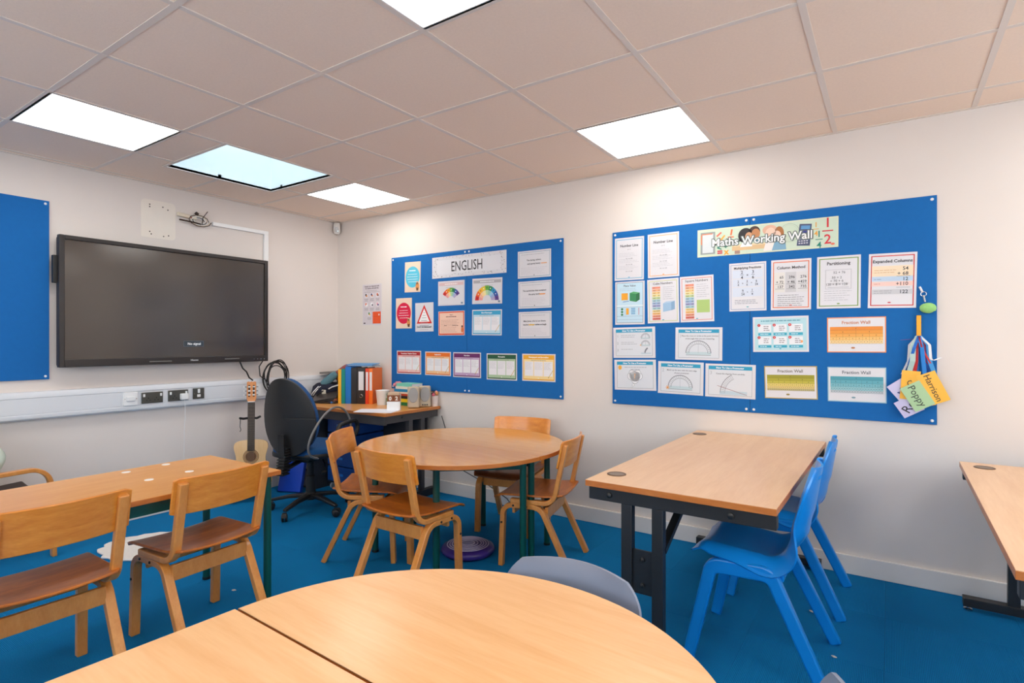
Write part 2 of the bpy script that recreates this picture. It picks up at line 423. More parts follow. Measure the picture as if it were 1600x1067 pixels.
half_table(.572, .0, .65, TOPW, [(-.49, -.035), (-.30, -.37), (.30, -.37), (.49, -.035)], 'half_round_table', 'large pale beech half-round table filling the bottom of the picture', (3.81, -2.905, 0), PI+R(-2.5), None)

def frame_table(name, label, x0, x1, y0, y1, h, top_mat, rotz=0, legmat=GREEN, inset=.045, group=None, pivot=None):
    cx, cy = pivot or ((x0+x1)/2, (y0+y1)/2)
    t = empty(name, (cx, cy, 0), rotz, label, 'table', group)
    a0, a1, b0, b1 = x0-cx, x1-cx, y0-cy, y1-cy
    bx('edge_band', EDGE, t, a0, a1, b0, b1, h-.022, h-.0015, .002)
    bx('table_top', top_mat, t, a0+.0015, a1-.0015, b0+.0015, b1-.0015, h-.0015, h, 0)
    for x in (a0+inset, a1-inset):
        for y in (b0+inset, b1-inset):
            lg = MB().cyl(x, y, .012, h-.022, .018, 16).build('leg', legmat, t)
            MB().cyl(x, y, 0, .014, .02, 14).build('foot_cap', BLKPL, lg)
    i2 = inset
    for q in ((a0+i2, a1-i2, b0+i2-.01, b0+i2+.01), (a0+i2, a1-i2, b1-i2-.01, b1-i2+.01), (a0+i2-.01, a0+i2+.01, b0+i2, b1-i2), (a1-i2-.01, a1-i2+.01, b0+i2, b1-i2)):
        bx('apron', legmat, t, *q, h-.075, h-.022, 0)
    return t
frame_table('classroom_table', 'pale beech table butted against the straight edge of the large half-round table', 3.234, 4.38, -3.5, -2.9095, .65, TOPW, R(-2.5), pivot=(3.81, -2.912))
lt = frame_table('classroom_table', 'long orange-beech table with white stickers, two wooden chairs pushed in', 1.415, 2.062, -3.22, -1.985, .655, TOPL, R(.5))
STK = mat('sticker_white', rgb(240, 236, 230), .5)
for (x, y) in ((1.484, -2.425), (1.464, -2.237), (1.736, -2.434), (1.72, -2.249)):
    MB().lathe([(.019, .655), (.018, .6565)], 18).build('sticker', STK, lt, (x-(1.415+2.062)/2, y-(-3.22-1.985)/2, 0))

# ---------------------------------------------------------------- cantilever desks
def desk(name, label, x0, x1, y0, y1, h, rotz, post_x, inset, group=None, grommets=(), under=None):
    cx, cy = (x0+x1)/2, (y0+y1)/2
    t = empty(name, (cx, cy, 0), rotz, label, 'desk', group)
    a0, a1, b0, b1 = x0-cx, x1-cx, y0-cy, y1-cy
    bx('edge_band', EDGE, t, a0, a1, b0, b1, h-.025, h-.0015, .0015)
    bx('desk_top', TOPD, t, a0+.001, a1-.001, b0+.001, b1-.001, h-.0015, h, 0)
    for (x, y) in grommets:
        g = MB().lathe([(.040, h-.001), (.040, h+.002), (.034, h+.003), (.0335, h+.0005)], 28).build('grommet', mat('grommet_brown', rgb(96, 66, 44), .45), t, (x-cx, y-cy, 0))
        MB().prism([(.033*math.cos(2*PI*k/28), .033*math.sin(2*PI*k/28)) for k in range(28)], h+.0008, h+.0016).build('cover', mat('grommet_cover', rgb(128, 112, 100), .5), g, smooth=0)
    for yy, s in ((b0+inset, -1), (b1-inset, 1)):
        bm = bx('end_beam', BLACK, t, a0+.01, a1-.003, yy-.02, yy+.02, h-.078, h-.025, .002)
        for x in (a0+.1, a1-.15):
            MB().lathe([(.012, 0), (.011, .006), (.006, .009)], 14).build('bolt', BLKPL, bm, (x, yy+s*.02, h-.052), rot=(R(90) if s < 0 else R(-90), 0, 0))
        ps = [p-cx for p in post_x]
        for p in ps: bx('post', BLACK, t, p-.022, p+.022, yy-.018, yy+.018, .05, h-.078, .002)
        if len(ps) > 1:
            pl = bx('link_plate', BLACK, t, ps[0]+.02, ps[1]-.02, yy-.006, yy+.004, .30, .47, .001)
            for z in (.335, .435): MB().lathe([(.010, 0), (.009, .006), (.005, .008)], 12).build('bolt', BLKPL, pl, ((ps[0]+ps[1])/2, yy-.006, z), rot=(R(90), 0, 0))
        fe = a1-.02 if s > 0 else ps[-1]+.06
        ft = bx('foot_bar', BLACK, t, a0+.01, fe, yy-.025, yy+.025, .022, .062, .002)
        for x in (a0+.03, fe-.03): MB().lathe([(.018, 0), (.018, .008), (.006, .010), (.006, .024)], 14).build('leveller', CHROME, ft, (x, yy, 0))
        MB().sweep([(ps[-1]+.01, yy-s*.01, h-.24), (ps[-1]+.01, yy-s*.40, h-.045)], .03, .022, (1,0,0)).build('brace', BLACK, t, smooth=0)
    bx('stretcher', BLACK, t, ps[-1]-.005, ps[-1]+.03, b0+inset, b1-inset, h-.06, h-.027, .001)
    return t
desk('office_desk', 'beech desk with black twin-post frame, two blue chairs pushed in', 3.497, 4.212, -1.562, -.022, .72, R(-.6), (3.668, 3.793), .035, 'office desks along the board wall', ((3.565, -1.405), (3.553, -.163)))
desk('office_desk', 'beech desk with black frame cut off by the right edge of the picture', 4.79, 5.60, -1.72, -.146, .70, R(-.5), (4.985, 5.11), .035, 'office desks along the board wall', ((4.873, -.262),))

# teacher's desk in the corner
GREYD = mat('graphite_steel', rgb(62, 60, 62), .5)
td = empty('corner_desk', (.69, -.33, 0), 0, 'beech desk in the corner under the binders, speakers and clutter', 'desk')
bx('edge_band', EDGE, td, -.66, .665, -.318, .312, .71, .7335, .002)
bx('desk_top', TOPL, td, -.659, .664, -.317, .311, .7335, .735, 0)
for yy in (-.29, ): bx('front_beam', GREYD, td, -.62, .64, yy-.015, yy+.015, .64, .71, .002)
sb = bx('end_beam', GREYD, td, .61, .645, -.30, .30, .65, .71, .002)
MB().lathe([(.010, 0), (.009, .006), (.005, .008)], 12).build('bolt', BLKPL, sb, (.645, -.12, .685), rot=(0, R(90), 0))
for y in (-.02, .12): bx('post', GREYD, td, .605, .645, y-.02, y+.02, .05, .65, .002)
bx('post', GREYD, td, -.62, -.58, -.02, .02, .05, .71, .002)
bx('foot_bar', BLACK, td, .6, .65, -.27, .27, .0, .06, .002)
bx('foot_bar', BLACK, td, -.625, -.575, -.27, .27, .0, .06, .002)
bx('modesty_panel', GREYD, td, -.6, .62, .20, .215, .30, .66, .001)

# ---------------------------------------------------------------- wooden chairs
def wooden_chair(name, seat_mat):
    t = empty(name)
    for s in (-1, 1):
        x = s*.183
        MB().sweep(fillet([(x, .178, 0), (x*.985, .165, .352), (x*.985, -.06, .352), (x, -.232, 0)], [.06, .075], 8), .036, .028).build('leg_frame', CHW, t, bev=.003)
        MB().sweep(fillet([(x*.985, .12, .3775), (x*.985, -.135, .3775), (x, -.205, .712)], [.075], 9), .036, .026).build('upright', CHW, t, bev=.005, seg=3)
        for (y, z) in ((.1, .352), (.02, .352), (.171, .25)):
            MB().lathe([(.0065, 0), (.006, .003), (.003, .0045)], 10).build('bolt', BLKPL, t, (x*.985+s*.0185, y, z), rot=(0, R(90)*s, 0))
    def seat(u, v):
        yy = -.185+.405*v
        e = abs(2*v-1)
        hwid = (.196+.012*v)*(1-.10*max(0, e-.72)/.28*max(0, e-.72)/.28)
        x = (2*u-1)*hwid
        z = .397+.016*(x/.2)**2*(1-.5*v)-.022*max(0, v-.82)/.18*max(0, v-.82)/.18+.012*max(0, .25-v)/.25
        return (x, yy, z)
    MB().sheet(seat, 14, 18, .011).build('seat', seat_mat, t, bev=.003, smooth=50)
    def back(u, v):
        x = (2*u-1)*.216; q = abs(2*u-1)
        zz = .578+.155*v
        zz = .6555+(zz-.6555)*(1-.10*max(0, q-.86)/.14*max(0, q-.86)/.14)
        yl = -.135-(zz-.3775)*.209+.017
        return (x, yl-.034*(1-min(1, (q/.86))**2)**.9+.004, zz)
    MB().sheet(back, 20, 8, .011).build('backrest', CHB, t, bev=.003, smooth=50)
    bx('rear_rail', CHW, t, -.168, .168, -.098, -.078, .285, .352, .003)
    bx('front_rail', CHW, t, -.168, .168, .10, .118, .30, .352, .003)
    return t
def set_chair(o, x, y, fx, fy, label, group):
    o.location = (x, y, 0); o.rotation_euler = (0, 0, math.atan2(-fx, fy))
    return tag(o, label, 'chair', group)
GA, GB = 'wooden chairs at the long table', 'wooden chairs around the round table'
ch = wooden_chair('wooden_chair', CHS)
ch2 = None
set_chair(ch, 1.945, -2.318, -.998, -.06, 'bent beech chair at the long table, backrest left of the guitar', GA)
spots = [(1.955, -2.885, -1, -.01, 'bent beech chair at the long table, cut off by the left picture edge', GA),
         (2.405, -1.447, .02, 1, 'bent beech chair at the round table seen straight from behind', GB),
         (1.885, -1.25, .845, .534, 'bent beech chair at the round table, beside the black office chair', GB),
         (2.80, -.765, -.975, -.22, 'bent beech chair at the round table, nearest the black-framed desk', GB)]
for x, y, fx, fy, l, g in spots:
    set_chair(copy_tree(ch), x, y, fx, fy, l, g)
cf = wooden_chair('wooden_chair', CHD)
set_chair(cf, 2.35, -.40, .21, -.977, 'bent beech chair with dark seat between the round table and the wall', GB)

# ---------------------------------------------------------------- moulded plastic chairs
def plastic_chair(name, m, k=1.0, kz=1.0, tr=.62, slot=True, flange=.034, arch=0):
    t = empty(name)
    prof = fillet([(0, .235, .405*kz), (0, .205, .447*kz), (0, -.095, .425*kz), (0, -.118, .59*kz), (0, -.187, .80*kz)], [.03, .085, .3], 7)
    d = [0]
    for i in range(1, len(prof)): d.append(d[-1]+(prof[i]-prof[i-1]).length)
    Lg = d[-1]
    def at(v):
        s = v*Lg
        for i in range(1, len(prof)):
            if s <= d[i] or i == len(prof)-1:
                q = (s-d[i-1])/(d[i]-d[i-1]); return prof[i-1].lerp(prof[i], q), (prof[i]-prof[i-1]).normalized()
    def shell(u, v):
        p, tg = at(v)
        nm = Vector((0, -tg.z, tg.y))                     # away from the sitter is -nm
        if tg.y < 0 and abs(tg.y) > abs(tg.z): nm = Vector((0, tg.z, -tg.y))
        nm = Vector((0, tg.z, -tg.y))                     # up on the seat, forward on the back
        q = 2*u-1
        hwid = (.195+.014*math.sin(PI*min(1, v*1.6)))*k
        if v > .86: hwid *= math.sqrt(max(0.0, 1-((v-.86)/.14)**2*tr))
        if v < .08: hwid *= 1-.12*((.08-v)/.08)**2
        e = max(0, abs(q)-.76)/.24; fl = flange*(1+1.1*math.exp(-((v-.47)/.16)**2))
        bl2 = min(1, max(0, (v-.38)/.22)); dish = (.012+.062*bl2*(1-.45*max(0, v-.75)/.25))*(1-q*q)
        off = -dish-fl*e**1.3*(1 if v > .12 else v/.12)+.016
        return (q*hwid, p.y+nm.y*off, p.z+nm.z*off+arch*(1-q*q)*max(0, (v-.6)/.4)**2)
    MB().sheet(shell, 24, 44, -.008, skip=(lambda u, v: (.33 < u < .67 and .925 < v < .955)) if slot else None).build('seat_shell', m, t, smooth=60)
    for s in (-1, 1):
        path = fillet([(s*.218*k, .248, 0), (s*.186*k, .165, .385*kz), (s*.186*k, -.055, .392*kz), (s*.218*k, -.245, 0)], [.045, .05], 6)
        lf = MB().sweep(path, .042, .060, taper=lambda t: 1-.22*(2*t-1)**2)
        lf.build('leg_frame', m, t, bev=.008, seg=3)
    bx('cross_rail', m, t, -.18*k, .18*k, .02, .06, .375*kz, .405*kz, .006)
    bx('cross_rail', m, t, -.18*k, .18*k, -.10, -.06, .365*kz, .40*kz, .006)
    return t
pc = plastic_chair('plastic_chair', BLUEP)
G3 = 'blue moulded plastic chairs at the desk'
set_chair(pc, 4.085, -1.10, -1, 0, 'bright blue moulded plastic chair, the one nearer the camera', G3)
set_chair(copy_tree(pc), 4.09, -.425, -1, 0, 'bright blue moulded plastic chair, the one nearer the wall', G3)
gc = plastic_chair('plastic_chair', GREYP, 1.04, .835, .40, False, .006, .026)
G4 = 'grey moulded plastic chairs at the large table'
set_chair(gc, 3.818, -2.457, .03, -1, 'grey moulded plastic chair whose backrest shows behind the large table', G4)
set_chair(copy_tree(gc), 4.275, -2.60, -.99, -.1, 'grey moulded plastic chair with one backrest corner peeking up at the bottom', G4)

# ---------------------------------------------------------------- office chair
oc = empty('office_chair', (.86, -.94, 0), math.atan2(.25, .968), 'black and blue swivel office chair with its back to the camera', 'office chair')
FAB = mat('blue_upholstery', rgb(14, 74, 128), .9, noise=.15, nscale=120, bump=.3, bscale=600)
yaw_oc = math.atan2(.25, .968)
for k in range(5):
    a = R(-72*k)+math.atan2(-.294, .095)-yaw_oc
    c, s = math.cos(a), math.sin(a)
    MB().sweep([(c*.03, s*.03, .115), (c*.16, s*.16, .105), (c*.3, s*.3, .078)], .05, .032, (-s, c, 0), taper=lambda t: 1-.4*t).build('base_arm', BLKPL, oc, bev=.006)
    cs = empty('caster', (c*.3, s*.3, 0)); cs.parent = oc
    wm = Matrix.Rotation(a+.6, 4, 'Z') @ Matrix.Translation((0, 0, .027)) @ Matrix.Rotation(R(90), 4, 'X')
    for zz in (-.021, .004): MB().lathe([(.02, zz), (.026, zz+.003), (.026, zz+.014), (.02, zz+.017)], 18, 0, wm).build('wheel', BLKPL, cs)
    MB().sweep(fillet([(-.027, 0, .032), (-.02, 0, .06), (.02, 0, .06), (.03, 0, .034)], .012, 4), .03, .006, (0, 1, 0), mx=Matrix.Rotation(a+.6, 4, 'Z')).build('hood', BLKPL, cs, smooth=40)
MB().lathe([(.045, .085), (.045, .13), (.036, .14), (.034, .26), (.026, .27), (.026, .40)], 20).build('column', BLKPL, oc)
MB().box(-.09, .09, -.13, .12, .385, .425).build('mechanism', BLKPL, oc, bev=.012)
def cushion(c, r, pw=.45): return MB().blob(c, r, 28, 14, 0, pw=pw)
cushion((0, .02, .475), (.235, .235, .045), .5).build('seat_cushion', FAB, oc, smooth=60)
cushion((0, .02, .448), (.232, .232, .03), .4).build('seat_pan', BLKPL, oc, smooth=60)
def backs(y0, grow):
    def fn(u, v):
        ph = 2*PI*u; rr = v
        x = math.cos(ph)*(1+.06*math.sin(2*ph)**2)*(.228+grow)*rr
        zc = math.sin(ph)*(1+.06*math.sin(2*ph)**2)
        z = .735+zc*(.275+grow)*rr
        w = 1-.24*max(0, (z-.60)/.41)**2-.10*max(0, (.70-z)/.24)**2
        y = y0-.06*((z-.62)/.3)*.6+.05*(x/.22)**2
        return (x*w, y, z)
    return fn
MB().sheet(backs(-.275, .008), 40, 8, .028).build('back_shell', BLKPL, oc, smooth=50, bev=.004)
MB().sheet(backs(-.245, -.002), 40, 8, .062).build('back_cushion', FAB, oc, smooth=60, bev=.012, seg=3)
bl = MB()
for k in range(10):
    z = .33+.02*k; bl.lathe([(.036, z), (.05, z+.006), (.05, z+.012), (.036, z+.018)], 4, 0, Matrix.Translation((0, -.30+.004*k, 0)) @ Matrix.Rotation(R(45), 4, 'Z'))
bl.build('bellows', BLKSOFT, oc, smooth=20)
MB().sweep(fillet([(0, -.10, .40), (0, -.30, .36), (0, -.31, .62)], .05, 6), .05, .012).build('back_bar', BLKPL, oc)
for s in (-1, 1):
    MB().tube(fillet([(s*.16, .02, .43), (s*.29, .02, .44), (s*.29, -.10, .66), (s*.285, .18, .68), (s*.285, .20, .60), (s*.28, .06, .47)], .06, 6), .016, 10).build('armrest', BLKPL, oc)
MB().tube([(-.05, .05, .41), (-.20, .02, .39), (-.25, -.02, .34)], .007, 8).build('lever', CHROME, oc)
MB().blob((-.255, -.025, .33), (.012, .03, .018), 10, 6).build('lever_grip', BLKPL, oc)
MB().tube([(.05, .05, .41), (.17, -.05, .37), (.2, -.09, .33)], .007, 8).build('lever', CHROME, oc)
MB().blob((.2, -.1, .325), (.014, .03, .016), 10, 6).build('lever_grip', BLKPL, oc)
CORD = mat('grey_braid', rgb(120, 118, 116), .6)
loop = [Vector((.22+.02*math.sin(a*2), -.05-.24*math.cos(a), .61+.17*math.sin(a)-.05*math.cos(a))) for a in [2*PI*k/36 for k in range(36)]]
cdo = MB().tube(loop, .008, 8, closed=True).build('hanging_cord', CORD, None)
cdo.matrix_world = Matrix.Translation((.86, -.94, 0)) @ Matrix.Rotation(yaw_oc, 4, 'Z')
tag(cdo, 'grey flexible hose looped over the arm of the black office chair', 'cord')

# ---------------------------------------------------------------- bentwood armchair by the screen wall
ac = empty('armchair', (.17, -2.62, 0), 0, 'bentwood armchair by the wall, its curved arm showing above the long table', 'armchair')
for s in (-1, 1):
    x = s*.20
    MB().sweep(fillet([(x, .245, 0), (x, .225, .535), (x, -.26, .52), (x, -.30, 0)], [.10, .06], 9), .045, .024).build('arm_frame', CHW, ac, bev=.004)
MB().sheet(lambda u, v: ((2*u-1)*.175, -.24+.44*v, .33+.03*v-.015*math.sin(PI*u)), 8, 10, .05).build('seat', mat('seat_pad_dark', rgb(74, 62, 58), .9), ac, bev=.012, seg=3)
MB().sheet(lambda u, v: ((2*u-1)*.175, -.20-.10*v-.015*math.sin(PI*u), .37+.40*v), 8, 10, .04).build('backrest', mat('seat_pad_dark', rgb(74, 62, 58), .9), ac, bev=.012, seg=3)
bx('seat_rail', CHW, ac, -.19, .19, .19, .215, .28, .33, .003)
cu = MB().blob((0, 0, 0), (.17, .05, .17), 20, 12, 0, pw=.55).build('cushion', mat('pale_green_cloth', rgb(206, 216, 200), .9, noise=.1, nscale=30), None, (.25, -2.765, .60), rot=(R(-8), R(38), R(60)), smooth=60)
tag(cu, 'pale green cushion corner resting on the bentwood armchair', 'cushion')

# ---------------------------------------------------------------- white fluffy mat and small floor things
n = 40; pts = []
random.seed(3)
for k in range(n):
    a = 2*PI*k/n; rr = 1+random.uniform(-.07, .07)
    pts.append((.30*math.cos(a)*rr, .235*math.sin(a)*rr))
rug = MB().prism(pts, 0, .014); 
ro = rug.build('sheepskin_mat', mat('white_fleece', rgb(232, 226, 220), .95, noise=.08, nscale=60, bump=.8, bscale=120), None, (.70, -1.97, .0005), R(35), bev=.006)
tag(ro, 'white ragged fleece mat on the carpet under the long table', 'mat')
wc = empty('balance_cushion', (2.40, -.955, 0), 0, 'round purple balance cushion with pale rings under the round table', 'cushion')
PUR = mat('purple_rubber', rgb(66, 44, 132), .3, coat=.2)
MB().lathe([(.09, .0), (.145, .006), (.163, .026), (.155, .046), (.12, .058), (.05, .062), (.001, .062)], 48).build('body', PUR, wc, smooth=70)
PR_ = mat('purple_print', rgb(196, 184, 214), .5)
for r in (.125, .11, .095, .08, .06, .04):
    z = .0625 if r < .05 else .0628-.0045*(r-.05)/.07
    MB().tube([(r*math.cos(2*PI*k/40), r*math.sin(2*PI*k/40), z) for k in range(40)], .0026, 5, closed=True).build('ring', PR_, wc)
for i, (x, y) in enumerate(((1.72, -2.03), (4.98, -.86), (4.33, -1.0), (4.21, -.62))):
    o = MB().blob((0, 0, 0), (.012, .006, .003), 8, 5, .2).build('paper_scrap', mat('scrap_grey', rgb(206, 204, 200), .8), None, (x, y, .003), random.uniform(0, 3))
    tag(o, ['tiny white scrap on the carpet by the long table', 'tiny grey scrap on the carpet before the cut-off right desk', 'tiny pale scrap on the carpet behind the nearer blue chair', 'tiny pale scrap on the carpet between the blue chairs'][i], 'scrap')

# ---------------------------------------------------------------- guitar on its stand
GL = (.30, -1.06, 0)
gf = math.atan2(.83, .56) # turned to face the room
gt = empty('guitar', (.265, -1.065, .055), 0, 'small classical guitar with pale top standing by the wall trunking', 'guitar')
gt.rotation_euler = (R(-8), 0, R(56))
SPR = wood('guitar_spruce', rgb(226, 180, 120), rgb(240, 200, 146), (12, 12, 1), 3, .3, .4)
MAH = wood('guitar_mahogany', rgb(140, 72, 30), rgb(176, 98, 44), (6, 6, 1), 5, .3, .3)
def gout(n=60, k=1.0):
    # local x across, z up; half widths along the length
    key = [(0, 0), (.006, .07), (.03, .115), (.08, .150), (.13, .156), (.19, .138), (.245, .115), (.29, .108), (.335, .117), (.375, .126), (.41, .118), (.428, .085), (.434, .03), (.435, 0)]
    L = []
    for i in range(len(key)-1):
        for q in range(4):
            t = q/4; p0 = key[max(i-1, 0)]; p1, p2 = key[i], key[i+1]; p3 = key[min(i+2, len(key)-1)]
            f = lambda a, b, c, d: .5*((2*b)+(-a+c)*t+(2*a-5*b+4*c-d)*t*t+(-a+3*b-3*c+d)*t**3)
            L.append((max(0, f(p0[1], p1[1], p2[1], p3[1]))*k, f(p0[0], p1[0], p2[0], p3[0])))
    L.append((0, .435))
    return L+[(-x, z) for x, z in L[-2:0:-1]]
RX = Matrix.Rotation(R(90), 4, 'X')      # prism z -> -y (front is -y)
body = MB().prism(gout(), -.038, .038, 0, RX); body.build('body', MAH, gt, bev=.003)
MB().prism(gout(k=.992), .038, .0395, 0, RX).build('soundboard', SPR, gt, smooth=0)
hm = RX @ Matrix.Translation((0, .30, 0))
DK = mat('guitar_dark', rgb(48, 28, 18), .5)
MB().lathe([(.040, .0395), (.040, .0402)], 32, 0, hm).build('sound_hole', mat('sound_hole_brown', rgb(104, 66, 36), .7), gt, smooth=0)
for r, m_ in ((.044, DK), (.050, MAH), (.056, DK)):
    MB().tube([hm @ Vector((r*math.cos(2*PI*k/40), r*math.sin(2*PI*k/40), .0398)) for k in range(40)], .0017, 5, closed=True).build('rosette_ring', m_, gt)
MB().box(-.026, .026, -.030, -.004, .42, .735).build('neck', MAH, gt, bev=.006)
fb = MB().box(-.0265, .0265, -.046, -.030, .345, .735).build('fretboard', DK, gt, bev=.001)
zf = .735
for k in range(16):
    z = .735-.56*(1-2**(-(k+1)/12))
    MB().box(-.0265, .0265, -.0465, -.046, z-.0007, z+.0007).build('fret', mat('fret_brass', rgb(120, 106, 84), .4, metal=.6), fb, smooth=0)
MB().box(-.0265, .0265, -.049, -.030, .735, .741).build('nut', WHITE, fb, smooth=0)
hd = MB().prism([(-.027, .741), (.027, .741), (.036, .765), (.034, .90), (.022, .905), (.010, .90), (0, .906), (-.010, .90), (-.022, .905), (-.034, .90), (-.036, .765)], .014, .032, 0, RX).build('headstock', wood('headstock', rgb(204, 124, 58), rgb(222, 146, 78), (6, 6, 1), 5, .3, .3), gt, bev=.002)
for s in (-1, 1):
    MB().box(s*.017-.006, s*.017+.006, -.0335, -.0315, .78, .875).build('slot', DK, hd, smooth=0)
    for z in (.795, .827, .86):
        MB().tube([(s*.03, -.022, z), (s*.05, -.022, z)], .003, 6).build('tuner', CHROME, hd)
        MB().blob((s*.054, -.022, z), (.006, .004, .009), 8, 6).build('tuner_button', WHITE, hd)
        MB().tube([(s*.008, -.034, z), (s*.026, -.034, z)], .005, 8).build('roller', WHITE, hd)
for k in range(6): MB().tube([((k-2.5)*.009, -.045, .085), ((k-2.5)*.0075, -.050, .741)], .0004, 4).build('string', mat('string_nylon', rgb(170, 164, 154), .5), gt)
MB().box(-.075, .075, -.047, -.0395, .078, .098).build('bridge', MAH, gt, bev=.002)
gs = empty('guitar_stand', (.23, -1.05, 0), R(56), 'black guitar stand holding the small guitar upright', 'stand')
MB().tube([(0, .14, .02), (0, .115, .45), (0, .045, .66)], .011, 10).build('pole', BLKPL, gs)
MB().tube(fillet([(-.075, -.02, .668), (-.05, .0, .66), (0, .045, .66), (.05, .0, .66), (.075, -.02, .675)], .02, 5), .009, 10).build('yoke', BLKSOFT, gs)
MB().tube(fillet([(-.11, -.13, .03), (-.11, .0, .05), (.11, 0, .05), (.11, -.13, .03)], .03, 5), .010, 10).build('cradle', BLKSOFT, gs)
for a in (-.8, .8, PI): MB().tube([(0, .02, .09), (.2*math.sin(a), .03-.2*math.cos(a)*.7, .009)], .009, 8).build('leg', BLKPL, gs)
MB().tube([(-.07, -.02, .66), (-.073, -.022, .60), (-.066, -.024, .575), (-.074, -.026, .56)], .003, 6).build('latch_loop', BLKPL, gs)
# ---------------------------------------------------------------- flat print helper
INK = {}
def ink(c, rough=.4):
    k = c
    if k not in INK: INK[k] = mat('ink_%02x%02x%02x' % c, rgb(*c), rough)
    return INK[k]
TXT = {}
def text_geo(s, bold=0.0):
    k = (s, bold)
    if k not in TXT:
        cu = bpy.data.curves.new('tmp', 'FONT'); cu.body = s; cu.size = 1; cu.resolution_u = 2; cu.offset = bold
        ob = bpy.data.objects.new('tmp', cu)
        me = bpy.data.meshes.new_from_object(ob)
        vs = [tuple(v.co[:2]) for v in me.vertices]; fs = [tuple(p.vertices) for p in me.polygons]
        bpy.data.objects.remove(ob); bpy.data.curves.remove(cu); bpy.data.meshes.remove(me)
        xs = [v[0] for v in vs] or [0]; TXT[k] = (vs, fs, min(xs), max(xs))
    return TXT[k]
class PR:
    """flat printing in the sheet's own plane (x right, y up, origin at the centre)"""
    def __init__(s): s.m = MB(); s.mats = []; s.idx = {}
    def _i(s, c):
        if c not in s.idx: s.idx[c] = len(s.mats); s.mats.append(ink(c))
        return s.idx[c]
    def poly(s, pts, c, l=0):
        z = .0004+.00025*l; s.m.add([(p[0], p[1], z) for p in pts], [tuple(range(len(pts)))], s._i(c))
    def rect(s, x0, y0, x1, y1, c, l=0): s.poly([(x0, y0), (x1, y0), (x1, y1), (x0, y1)], c, l)
    def frame(s, x0, y0, x1, y1, t, c, l=0):
        s.rect(x0, y0, x1, y0+t, c, l); s.rect(x0, y1-t, x1, y1, c, l); s.rect(x0, y0+t, x0+t, y1-t, c, l); s.rect(x1-t, y0+t, x1, y1-t, c, l)
    def oval(s, x, y, rx, ry, c, l=0, n=28): s.poly([(x+rx*math.cos(2*PI*k/n), y+ry*math.sin(2*PI*k/n)) for k in range(n)], c, l)
    def arc(s, x, y, r0, r1, a0, a1, c, l=0, n=8):
        for k in range(n):
            p, q = R(a0+(a1-a0)*k/n), R(a0+(a1-a0)*(k+1)/n)
            s.poly([(x+r0*math.cos(p), y+r0*math.sin(p)), (x+r1*math.cos(p), y+r1*math.sin(p)), (x+r1*math.cos(q), y+r1*math.sin(q)), (x+r0*math.cos(q), y+r0*math.sin(q))][::1 if a1 > a0 else -1], c, l)
    def line(s, x0, y0, x1, y1, t, c, l=0):
        d = Vector((x1-x0, y1-y0)).normalized(); n = Vector((-d.y, d.x))*t/2
        s.poly([(x0-n.x, y0-n.y), (x1-n.x, y1-n.y), (x1+n.x, y1+n.y), (x0+n.x, y0+n.y)], c, l)
    def text(s, t, x, y, size, c=(50, 50, 54), al='c', l=2, bold=.012, rot=0, sq=1.0):
        vs, fs, a, b = text_geo(t, bold)
        off = {'c': -(a+b)/2, 'l': -a, 'r': -b}[al]; z = .0004+.00025*l; cr, sr = math.cos(rot), math.sin(rot)
        P = []
        for (u, v) in vs:
            u = (u+off)*size*sq; v = (v-.34)*size
            P.append((x+u*cr-v*sr, y+u*sr+v*cr, z))
        s.m.add(P, fs, s._i(c))
    def lines(s, x0, x1, y, n, gap, c=(176, 176, 182), t=.0022, l=1, center=False):
        for k in range(n):
            w = (x1-x0)*random.uniform(.7, 1.0); a = x0+((x1-x0)-w)/2 if center else x0; b = a+w; p = a
            while p < b:
                q = min(b, p+random.uniform(.008, .026)); s.rect(p, y-k*gap-t/2, q, y-k*gap+t/2, c, l); p = q+.003
    def build(s, parent):
        if s.m.v: s.m.build('print', s.mats, parent, smooth=0)
SHEETCOL = {}
def sheet(name, label, wall, cx, cz, w, h, rot, draw, cat='poster', group=None, base=(222, 220, 224), d=.0135, thick=.0009):
    m = mat('sheet_%02x%02x%02x' % base, rgb(*base), .3)
    o = MB().box(-w/2, w/2, -h/2, h/2, -thick, 0).build(name, m, smooth=0)
    if wall == 'front':
        o.matrix_world = Matrix.Translation((cx, -d, cz)) @ Matrix.Rotation(R(90), 4, 'X') @ Matrix.Rotation(R(rot), 4, 'Z')
    else:
        o.matrix_world = Matrix.Translation((d, cx, cz)) @ Matrix.Rotation(R(90), 4, 'Z') @ Matrix.Rotation(R(90), 4, 'X') @ Matrix.Rotation(R(rot), 4, 'Z')
    tag(o, label, cat, group)
    p = PR(); draw(p, w/2, h/2); p.build(o)
    return o

# ---------------------------------------------------------------- notice boards
PIN = mat('pin_white', rgb(240, 240, 240), .3)
def board(label, wall, panels, z0, z1, pins):
    t = empty('notice_board', (0, 0, 0), 0, label, 'notice board')
    for (a, b) in panels:
        if wall == 'front': bx('panel', BOARD, t, a, b, -.012, -.001, z0, z1, .0015)
        else: bx('panel', BOARD, t, .001, .012, a, b, z0, z1, .0015)
    for (a, z) in pins:
        m = MB().lathe([(.008, 0), (.007, .003), (.003, .005)], 12)
        if wall == 'front': m.build('pin', PIN, t, (a, -.012, z), rot=(R(90), 0, 0))
        else: m.build('pin', PIN, t, (.012, a, z), rot=(0, R(90), 0))
    return t
def pins(a, b, z0, z1, e=.02): return [(a+e, z0+e), (b-e, z0+e), (a+e, z1-e), (b-e, z1-e)]
board('blue felt notice board headed ENGLISH', 'front', [(.762, 1.6365), (1.6385, 2.535)], .857, 2.04, pins(.762, 1.637, .857, 2.04)+pins(1.639, 2.535, .857, 2.04))
